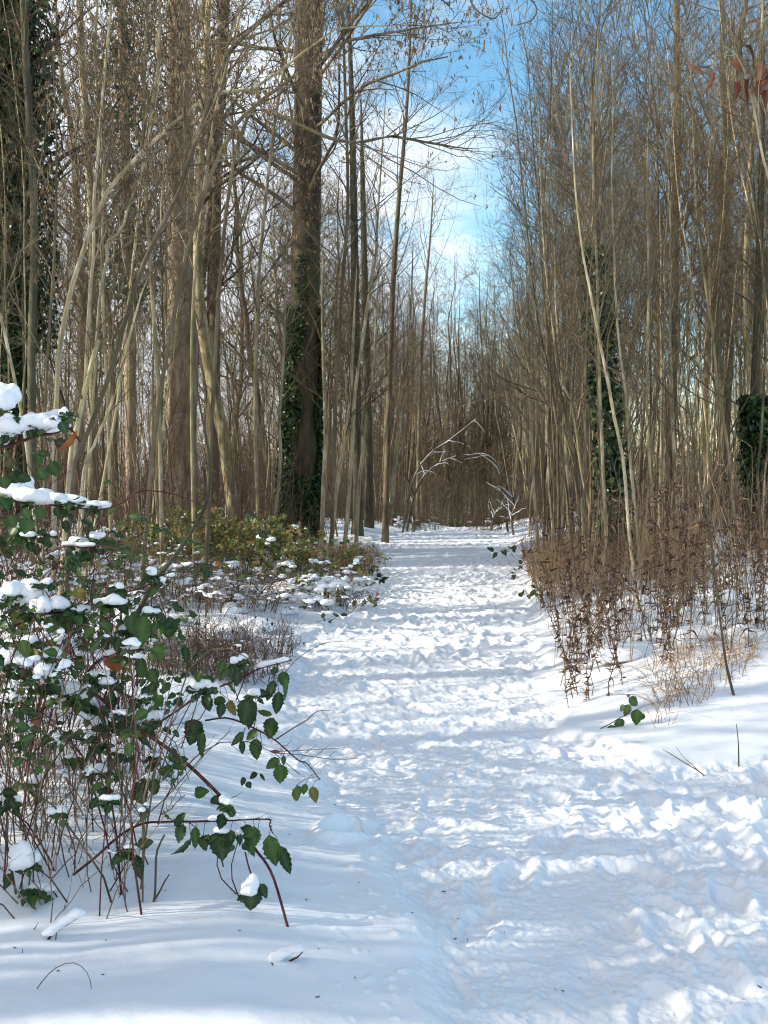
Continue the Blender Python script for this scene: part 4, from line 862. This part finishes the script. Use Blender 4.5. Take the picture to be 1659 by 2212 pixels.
cane('upper left cane holding bright green leaves below the snow pillows', [(-30, 1380), (30, 1352), (80, 1330), (150, 1320), (220, 1290), (290, 1275), (350, 1250)], [6, 6, 5, 4, 3],
     leaves=cx1([(130, 850, 120, 955, 115, .80), (340, 880, 310, 1000, 100, .62), (420, 860, 440, 980, 100, .4), (620, 740, 590, 800, 75, .35), (600, 900, 640, 880, 60, .35), (570, 950, 600, 1050, 85, .45), (150, 1040, 150, 1130, 85, .35), (120, 970, 105, 1025, 80, .4), (230, 1100, 190, 1160, 80, .86), (290, 1060, 340, 1085, 65, .87), (520, 870, 500, 960, 90, .3), (470, 900, 560, 930, 70, .35), (500, 700, 520, 770, 70, .9), (800, 800, 860, 830, 60, .4), (1020, 820, 1000, 880, 60, .2), (680, 920, 700, 1000, 60, .5), (700, 1000, 690, 1080, 60, .5)]))
cane('topmost cane under a thick roll of snow at the left frame edge', [(-30, 975, 5), (30, 960, 5), (80, 942, 5), (120, 935, 5), (150, 925, 5), (175, 955, 5)], [8, 8, 6, 5], snow=(.55, .8), twigs=6,
     leaves=cx1([(60, 0 + -50, 110, 20, 90, .15), (130, -40, 190, 10, 80, .1), (400, -380, 430, -300, 70, .2), (440, -260, 470, -230, 150, .97), (20, -20, 30, 60, 90, .4), (250, -70, 300, 0, 90, .35), (330, -120, 380, -20, 90, .4)]))
cane('second cane from the top with a long drift of snow', [(-30, 1085, 5), (30, 1082, 5), (90, 1088, 5), (150, 1095, 5), (215, 1100, 5), (260, 1088, 5), (300, 1062, 5), (345, 1062, 5), (400, 1075, 5), (450, 1100, 5)], [7, 6, 5, 4, 3, 2], snow=(.1, .5), twigs=6, thorn=False,
     leaves=cx1([(0, 120, 60, 190, 110, .4), (150, 190, 190, 260, 80, .45), (250, 180, 260, 250, 80, .5), (60, 230, 90, 310, 90, .45), (180, 260, 170, 350, 90, .5), (100, 300, 60, 360, 90, .4)]))
cane('short cane carrying a wedge of snow just below the long snow drift', [(90, 1200, 4.9), (140, 1180, 4.9), (180, 1182, 4.9), (240, 1180, 4.9), (300, 1195, 4.9)], [4, 4, 3, 2], snow=(.25, .62), twigs=5, thorn=False)
# the leafy body of the bush: canes from the ground, leaves in threes, snow pillows
def bramble_body():
    gx, gy = at(120, 1950, 4.7)[:2]; base = np.array([gx, gy, gz0(gx, gy)])
    root = thing('bramble_bush', 'large leafy bramble bush heaped with snow pillows at the left foreground', 'bush', tuple(base))
    T = Tubes(); G = Tubes()
    m = 90; P0 = np.stack([RNG.uniform(-120, 330, m), RNG.uniform(1930, 2035, m)], -1); dd = RNG.uniform(3.7, 5.3, m)
    B = np.array([at(a, 1900, d) for (a, _), d in zip(P0, dd)]); B[:, 2] = ground_h(B[:, 0], B[:, 1]) - .03
    Hh = RNG.uniform(.35, 1.05, m); n = 8; t = np.linspace(0, 1, n); sd_ = np.sign(RNG.random(m) - .35)
    Pn = B[:, None, :] + np.zeros((m, n, 3)); Pn[:, :, 2] += Hh[:, None] * np.sin(t * RNG.uniform(1.2, 2.5, m)[:, None]) ; Pn[:, :, 0] += sd_[:, None] * (t ** 1.5)[None, :] * RNG.uniform(.05, .55, m)[:, None]
    Pn[:, :, 1] += RNG.normal(size=(m, 1)) * .15 * t[None, :] ; Pn += np.cumsum(RNG.normal(size=(m, n, 3)) * .010, 1)
    R = RNG.uniform(.0018, .0044, m)[:, None] * (1 - .6 * t[None, :])
    T.add(Pn[:34] - base, R[:34], 5); G.add(Pn[34:] - base, R[34:], 5)
    s1 = grow(Pn - base, R, 7, .15, 1., .25, .8, 5, .0, .3, .6, .0011, rmax=.002); G.add(*s1, 3)
    # dense dry stems standing at the front foot of the bush
    m2 = 160; xs = RNG.uniform(-60, 340, m2); d2 = 3.5 + 1.7 * RNG.random(m2) ** .8 + np.abs(xs - 130) * .0015; B2 = np.array([at(a, 1900, d) for a, d in zip(xs, d2)]); B2[:, 2] = ground_h(B2[:, 0], B2[:, 1]) - .03
    n = 6; t = np.linspace(0, 1, n); hh = RNG.uniform(.2, .75, m2); D = norm(np.stack([RNG.normal(size=m2) * .45, RNG.normal(size=m2) * .3, np.ones(m2)], -1))
    P2 = B2[:, None, :] + D[:, None, :] * (hh[:, None] * t[None, :])[..., None] + np.cumsum(RNG.normal(size=(m2, n, 3)) * .012, 1) * (t > 0)[None, :, None]
    R2 = RNG.uniform(.0010, .0034, m2)[:, None] * (1 - .5 * t[None, :]); G.add(P2 - base, R2, 4)
    s3 = grow(P2 - base, R2, 3, .3, 1., .2, .7, 4, .1, .35, .6, .001, rmax=.0015); G.add(*s3, 3)
    # higher tangle at the back left
    m3 = 70; xs = RNG.uniform(-150, 260, m3); d3 = RNG.uniform(4.9, 6.2, m3); B3 = np.array([at(a, 1700, d) for a, d in zip(xs, d3)]); B3[:, 2] = ground_h(B3[:, 0], B3[:, 1]) - .03
    n = 9; t = np.linspace(0, 1, n); hh = RNG.uniform(.9, 1.75, m3) * np.clip(1.15 - xs / 500, .5, 1.1); P3 = B3[:, None, :] + np.zeros((m3, n, 3)); P3[:, :, 2] += hh[:, None] * np.sin(t * RNG.uniform(1.2, 2.1, m3)[:, None])
    P3[:, :, 0] += (RNG.normal(size=m3) * .5)[:, None] * (t ** 1.5)[None, :]; P3 += np.cumsum(RNG.normal(size=(m3, n, 3)) * .018, 1)
    R3 = RNG.uniform(.0016, .004, m3)[:, None] * (1 - .6 * t[None, :]); T.add(P3 - base, R3, 5)
    s4 = grow(P3 - base, R3, 9, .2, 1., .38, .8, 5, .0, .3, .6, .0012, rmax=.0025); G.add(*s4, 3)
    s5 = grow(*s4, 3, .2, 1., .15, .8, 3, .0, .3, .6, .001, rmax=.002); G.add(*s5, 3)
    T.build('red_canes', M['cane'], root); G.build('dry_stems', M['drystem'], root)
    # leaves in threes
    def leaves(nm, q, size, tlo, thi, smin=.6):
        m = len(q); out0 = norm(rdir(m, -.5, .6) + np.array([0, -.35, -.2])); Vs = []; Fs = []; vv = []; tt = []; nb = 0; base_t = RNG.uniform(tlo, thi, m)
        for k in range(3):
            side = norm(np.cross(out0, np.array([0, 0, 1.]))) * (0, 1, -1)[k]; Dk = norm(out0 * (1 if k == 0 else .45) + side * .9 * (k > 0) + .15 * rdir(m)); pk = q + out0 * .03 * (k == 0)
            V, F, ve, c = leafset(pk, Dk, norm(np.array([0, -.6, .8]) + .5 * rdir(m)), size * (smin + .7 * RNG.random(m)) * (1 if k == 0 else .85), .68, 8, .08)
            Vs.append(V); Fs.append(F + nb); nb += len(V); vv.append(ve); tt.append(np.repeat(np.clip(base_t + .06 * RNG.normal(size=m), 0, 1), c))
        mesh_obj(nm, np.concatenate(Vs), np.concatenate(Fs), M['leaf'], root, {'tint': np.concatenate(tt), 'vein': np.concatenate(vv)})
    def pick(s, k, zmin=-9, zmax=9):
        q = s[0][:, 2:].reshape(-1, 3); q = q[(q[:, 2] > zmin) & (q[:, 2] < zmax)]; return q[RNG.integers(0, len(q), k)]
    leaves('front_leaves', pick(s1, 200, .28), .060, .02, .66, .4); leaves('back_leaves', pick(s4, 280, .3, 1.2), .062, .02, .74, .35)
    for _k, (src, zl, zh, cnt) in enumerate(((s4, .95, 1.75, 55), (s4, .5, 1.2, 45))):
        q = src[0][:, 2:].reshape(-1, 3); q = q[(q[:, 2] > zl) & (q[:, 2] < zh) & (q[:, 0] < .12)]
        leaves('upper_leaves', q[RNG.integers(0, len(q), cnt)], .066, .03, .7)
    leaves('withered_leaves', pick(s4, 22, .2, 1.2), .055, .82, 1.0)
    # hanging snow pillows
    SN = [(5, 866, 28, 22), (40, 925, 35, 20), (90, 915, 40, 16), (125, 903, 22, 12), (140, 893, 10, 9), (14, 935, 15, 24), (20, 1065, 42, 22), (62, 1075, 40, 16), (110, 1078, 35, 11), (160, 1082, 28, 8), (200, 1089, 28, 6),
          (172, 1171, 25, 9), (205, 1160, 15, 8), (35, 1135, 12, 6), (60, 1155, 14, 6), (112, 1153, 8, 6), (30, 1280, 25, 15), (60, 1293, 38, 26), (82, 1315, 20, 17), (125, 1308, 26, 13), (160, 1320, 25, 7), (100, 1262, 12, 8), (232, 1300, 20, 9), (258, 1267, 8, 7), (5, 1290, 14, 14),
          (20, 1432, 34, 26), (92, 1455, 27, 19), (112, 1475, 20, 17), (168, 1508, 36, 21), (150, 1495, 20, 16), (203, 1527, 20, 13), (205, 1566, 24, 20), (193, 1592, 13, 16), (313, 1556, 29, 17), (262, 1545, 20, 7), (107, 1417, 18, 12), (20, 1512, 20, 11), (245, 1300, 20, 9), (205, 1462, 24, 9), (232, 1476, 16, 9),
          (430, 1487, 19, 14), (450, 1487, 14, 7), (505, 1431, 12, 8), (521, 1425, 13, 8), (548, 1500, 12, 9), (118, 1605, 16, 12), (202, 1666, 20, 9), (43, 1864, 28, 24), (75, 1930, 27, 9), (487, 1741, 13, 9), (313, 1687, 9, 7), (273, 1838, 12, 5), (515, 1809, 10, 9), (471, 1803, 13, 7), (320, 1322, 14, 8), (325, 1235, 12, 9), (348, 1255, 9, 6),
          (250, 1625, 14, 8), (150, 1640, 12, 7), (60, 1690, 16, 9), (10, 1735, 18, 10), (225, 1730, 14, 7), (120, 1760, 15, 8), (300, 1510, 12, 7), (270, 1360, 16, 8), (285, 1420, 14, 6), (60, 1385, 16, 8), (330, 1640, 12, 7)]
    Cc = []; Rr = []
    for px, py, rx, ry in SN:
        d = (5.0 if py < 1210 else BD - .05 if py < 1700 else 3.8) + RNG.normal() * .03; s = d / FPX
        c = at(px, py, d) - base; k = 12
        for j in range(k):
            o = RNG.normal(size=3) * np.array([rx * .42, 1 * rx * .25, ry * .38]) * s; o[2] = abs(o[2]) * .9 - ry * .2 * s; f = RNG.uniform(.22, .72)
            Cc.append(c + o); f *= 1.12; Rr.append([rx * s * f, rx * s * f * .85, ry * s * f * 1.7])
        blobs('snow_pillow', np.array(Cc), np.array(Rr), root, .006); Cc = []; Rr = []
    # the leaves and shoots that carry the pillows
    pl = []
    for px, py, rx, ry in SN:
        d = (5.0 if py < 1210 else BD - .05 if py < 1700 else 3.8); s = d / FPX; c = at(px, py, d) - base
        for k in range(3 + int(rx > 18) * 2): pl.append(c + np.array([RNG.uniform(-.7, .7) * rx * s, RNG.uniform(-.02, .0) - .3 * rx * s, -ry * s * RNG.uniform(.1, .5)]))
        q = c + np.array([0, .01, -ry * s * .3]); e = q + np.array([RNG.normal() * .08, RNG.uniform(.0, .12), -RNG.uniform(.15, .4)]); e[2] = max(e[2], gz(e[0] + base[0], e[1] + base[1]) - base[2] - .02)
        T2 = Tubes(); T2.add(resample([q, (q + e) / 2 + RNG.normal(size=3) * .02, e], 6), np.linspace(.0016, .0028, 6), 5); T2.build('shoot', M['cane'], root)
    leaves('bearing_leaves', np.array(pl), .052, .02, .5, .5)
    # small snow on the back tangle
    for nm, src, k_, zz, smax in (('snow_dusting', s4, 150, .1, .022), ('snow_flecks', s1, 90, .02, .018)):
        q = np.repeat(pick(src, k_, zz, 1.0), 3, 0); s = np.repeat(.006 + smax * RNG.random(k_) ** 2, 3); q = q + RNG.normal(size=q.shape) * np.array([1., 1., .4]) * s[:, None]; s = s * RNG.uniform(.4, .9, len(s))
        tag(blobs(nm, q, np.stack([s * 1.2, s * 1.1, s * .85], -1), root, .006), kind='stuff')
bramble_body()

# ------------------------------------------------------------------ small things on the snow
def sticks(name, label, cat, paths, d, mat='dark', snow=None, group=None):
    """paths: list of (pixel points, widths); the first path's first point is the base"""
    b0 = at(*paths[0][0][0], d); b0[2] = gz(b0[0], b0[1]) - .015; off = b0 - at(*paths[0][0][0], d)
    root = thing(name, label, cat, tuple(b0), group); T = Tubes()
    for pts, wd in paths:
        P = np.array([at(p[0], p[1], d) for p in pts]) + off - b0; Q = resample(P, 10)
        T.add(Q, np.interp(np.linspace(0, 1, 10), np.linspace(0, 1, len(wd)), wd) * d / FPX / 2, 7, .5)
    T.build('wood', M[mat], root)
    if snow:
        P = np.array([at(p[0], p[1], d) for p in snow[0]]) + off - b0; K = resample(P, 26); s = snow[1] * (.6 + .6 * RNG.random(26))
        blobs('snow_cap', K, np.stack([s * 1.5, s * 1.6, s], -1), root, .006)
    return root
def gd(py, h=1.6): return h * FPX / (py - HOR)
sticks('twig', 'forked dead twig standing upright in the snow', 'twig', [([(323, 2010), (328, 1985), (330, 1940), (333, 1890), (350, 1852)], [6, 5, 5, 4]), ([(326, 1998), (340, 1975), (350, 1955), (360, 1940)], [5, 4, 3])], gd(2010, 1.57), 'brown')
sticks('fallen_stick', 'fallen stick with a snow ridge lying near the left bottom corner', 'stick', [([(86, 2112), (105, 2090), (135, 2070), (170, 2048)], [5, 5, 4, 3]), ([(112, 2085), (110, 2105)], [3, 2])], 3.55, 'cane', ([(92, 2088), (112, 2072), (140, 2056), (160, 2044)], .014))
sticks('fallen_stick', 'short snow capped stick at the bottom centre left', 'stick', [([(608, 2160), (625, 2150), (640, 2142), (652, 2130)], [4, 5, 4, 2])], 3.45, 'cane', ([(585, 2152), (600, 2138), (620, 2130), (648, 2122)], .013))
sticks('twig', 'tiny upright twig tip left of the snow ridged stick', 'twig', [([(57, 2098), (64, 2086), (73, 2072)], [3, 2, 1])], 3.6)
sticks('twig', 'tiny twig tip just above the snow ridged stick', 'twig', [([(128, 2055), (129, 2045), (131, 2033)], [3, 2, 1])], 3.75)
sticks('twig', 'tiny twig tip beside the left frame edge', 'twig', [([(35, 2130), (36, 2120), (37, 2110)], [3, 2, 1])], 3.45)
sticks('grass_arc', 'thin arched grass stem at the bottom left corner', 'grass stem', [([(60, 2240), (85, 2205), (110, 2182), (140, 2170), (165, 2178), (182, 2200), (188, 2235)], [2.4, 2.2, 2, 1.8, 1.6])], 3.2, 'drystem')
sticks('debris_fleck', 'dark bark fleck on smooth snow right of the fallen stick', 'bark fleck', [([(416, 2106), (422, 2102), (430, 2107)], [3, 5, 2])], 3.5)
sticks('debris_fleck', 'tiny brown fleck left of the larger bark fleck', 'bark fleck', [([(216, 2140), (220, 2138), (224, 2141)], [2, 3, 2])], 3.4)
sticks('debris_fleck', 'tiny dark fleck on snow above the short capped stick', 'bark fleck', [([(706, 2109), (711, 2106), (716, 2109)], [2, 3.5, 2])], 3.5)
sticks('twig', 'thin crossing twig on the snow beneath the right bank', 'twig', [([(1536, 1683), (1515, 1665), (1490, 1650), (1450, 1625), (1436, 1618)], [3, 2.5, 2, 1]), ([(1515, 1665), (1500, 1650), (1480, 1632), (1466, 1612)], [2, 1.5, 1])], 6.0, 'drystem')
sticks('twig', 'upright thin stem in the snow at the right below the lone sapling', 'twig', [([(1603, 1650), (1602, 1610), (1600, 1580), (1596, 1550)], [3, 3, 2, 1.5])], 6.2)
sticks('bent_grass_stem', 'straw stem bending over the snow behind the bramble tip', 'grass stem', [([(610, 1475), (640, 1440), (670, 1420), (700, 1405), (750, 1400)], [1.6, 1.6, 1.4, 1])], 8.8, 'drystem')
for (pts, lab) in (([(560, 1600), (650, 1606), (720, 1616), (800, 1612)], 'long thin dry twig lying just above the snow toward the path'), ([(540, 1625), (600, 1628), (680, 1624), (745, 1620)], 'second thin dry twig lying below the long one')):
    sticks('dry_twig', lab, 'twig', [(pts, [2, 2, 1.6, 1])] + [([(pts[1][0] + q * 30, pts[1][1] + 3), (pts[1][0] + q * 30 + 22, pts[1][1] - 15)], [1.3, .8]) for q in range(4)], 6.2, 'drystem')
# bark crumbs, seeds and twig bits dropped on the snow
def litter():
    m = 150; y = np.exp(RNG.uniform(math.log(3.2), math.log(16), m)); x = RNG.uniform(-.34, .36, m) * y; z = ground_h(x, y) + .003
    L = RNG.uniform(.004, .012, m) * (RNG.random(m) ** 2 + .35); a = RNG.random(m) * 6.283
    d = np.stack([np.cos(a), np.sin(a), RNG.normal(size=m) * .15], -1) * L[:, None]; c = np.stack([x, y, z], -1)
    T = Tubes(); T.add(np.stack([c - d, c + RNG.normal(size=(m, 3)) * .0015, c + d], 1), np.stack([L * .1 + .0006, L * .16 + .001, L * .06 + .0004], 1), 4)
    tag(T.build('forest_litter', M['dark']), 'tiny bark crumbs and twig bits strewn over the snow', kind='stuff')
litter()
# half buried leaf with snow hat
cane('stub with two half buried dark leaves under a hat of snow', [(546, 1905, 3.76), (540, 1900, 3.76), (533, 1880, 3.76), (526, 1850, 3.76)], [3, 3, 3], thorn=False, twigs=0, name='bramble_sprig',
     leaves=[(542, 1925, 538, 1972, 44, .15, 3.74), (558, 1920, 575, 1950, 18, .2, 3.74), (530, 1940, 505, 1963, 14, .15, 3.74)])
o = blobs('snow_hat', [at(540, 1920, 3.73), at(534, 1934, 3.73), at(545, 1908, 3.73)], [[.026, .026, .034], [.03, .03, .03], [.016, .016, .02]], None, .006)
tag(o, 'little dome of snow sitting on the half buried dark leaves', 'snow')
# bramble sprig on the right bank
def right_sprig():
    pts = [(1300, 1597), (1318, 1572), (1345, 1553), (1368, 1543), (1395, 1528), (1440, 1517)]; d = 6.85
    P = np.array([at(p[0], p[1], d) for p in pts]); z = ground_h(P[:, 0], P[:, 1]); P[0, 2] = z[0]; P[1:, 2] = np.maximum(P[1:, 2], z[1:] + .02); base = P[0].copy()
    root = thing('bramble_sprig', 'green leaved bramble sprig arching out of the sunlit right bank', 'bramble', tuple(base)); Q = resample(P - base, 16)
    T = Tubes(); T.add(Q, np.linspace(.0035, .0012, 16), 6, .5); T.build('stem', M['cane'], root)
    Lf = [(1322, 1570, 1328, 1592, 22, .45), (1338, 1556, 1348, 1580, 24, .5), (1312, 1580, 1304, 1596, 14, .35), (1362, 1524, 1354, 1553, 18, .6), (1362, 1510, 1384, 1528, 22, .5), (1380, 1535, 1378, 1572, 26, .45), (1352, 1525, 1343, 1540, 12, .5), (1395, 1545, 1385, 1560, 14, .3), (1358, 1508, 1364, 1503, 8, .5)]
    B = np.array([at(l[0], l[1], d) for l in Lf]); E = np.array([at(l[2], l[3], d) for l in Lf]); D = E - B; sz = np.linalg.norm(D, axis=1)
    V, F, ve, c = leafset(B - base, D, np.array([0, -1., .4]) + .3 * RNG.normal(size=(len(Lf), 3)), sz, np.array([l[4] for l in Lf]) / FPX * d / sz, 12, .09)
    mesh_obj('leaves', V, F, M['leaf'], root, {'tint': np.repeat([l[5] + .08 for l in Lf], c), 'vein': ve})
right_sprig()
# beech twig with withered leaves hanging in from the upper right
r_, Q, R_, cur = hero('beech_sapling', 'beech', 'pale young beech stem at the upper right edge holding withered copper leaves', [(1770, 1500, 6), (1740, 1200, 6), (1700, 700, 6), (1659, 423, 6), (1640, 350, 6), (1620, 250, 6), (1606, 200, 6), (1586, 140, 6), (1553, 110, 6)], 6, [12, 10, 8, 6, 6, 5, 5, 4, 3], 'sapw', 'twigg',
    [dict(c=9, t0=.5, t1=1., length=.35, ang=.8, n=6, up=.1, wig=.3, rf=.6, rmin=.002), dict(c=3, t0=.3, t1=1., length=.14, ang=.7, n=3, up=0, wig=.3, rf=.7, rmin=.0015)], n=30, sides=8)
base = np.array(r_.location)
LF = [(1478, 150, 1512, 178, 16, .8), (1520, 165, 1545, 208, 20, .6), (1573, 140, 1592, 172, 20, .6), (1598, 112, 1640, 130, 14, .05), (1575, 190, 1590, 224, 16, .4), (1622, 150, 1640, 205, 26, .75), (1640, 160, 1659, 215, 26, .4), (1625, 185, 1632, 228, 24, .6), (1655, 150, 1650, 200, 30, .8), (1645, 205, 1640, 235, 20, .5), (1610, 180, 1590, 226, 12, .3), (1650, 180, 1680, 230, 26, .6)]
B = np.array([at(l[0], l[1], 5.98) for l in LF]); E = np.array([at(l[2], l[3], 5.95) for l in LF]); D = (E - B) * .85; sz = np.linalg.norm(D, axis=1)
V, F, ve, c = leafset(B - base, D, np.array([0, -1., .4]) + .9 * RNG.normal(size=(len(LF), 3)), sz, np.array([l[4] for l in LF]) / FPX * 6 / sz * .8, 10, .10, 1.9, .7)
mesh_obj('leaves', V, F, M['beech'], r_, {'tint': np.repeat([l[5] for l in LF], c), 'vein': ve * 0})
T = Tubes(); T.add(resample(np.array([at(p[0], p[1], 6.) for p in ((1612, 215), (1560, 190), (1520, 163), (1478, 150))]) - base, 10), np.linspace(.003, .001, 10), 5, .5)
T.add(resample(np.array([at(p[0], p[1], 6.) for p in ((1659, 165), (1630, 160), (1600, 150), (1573, 142))]) - base, 10), np.linspace(.003, .001, 10), 5, .5); T.build('side_twigs', M['twigg'], r_)
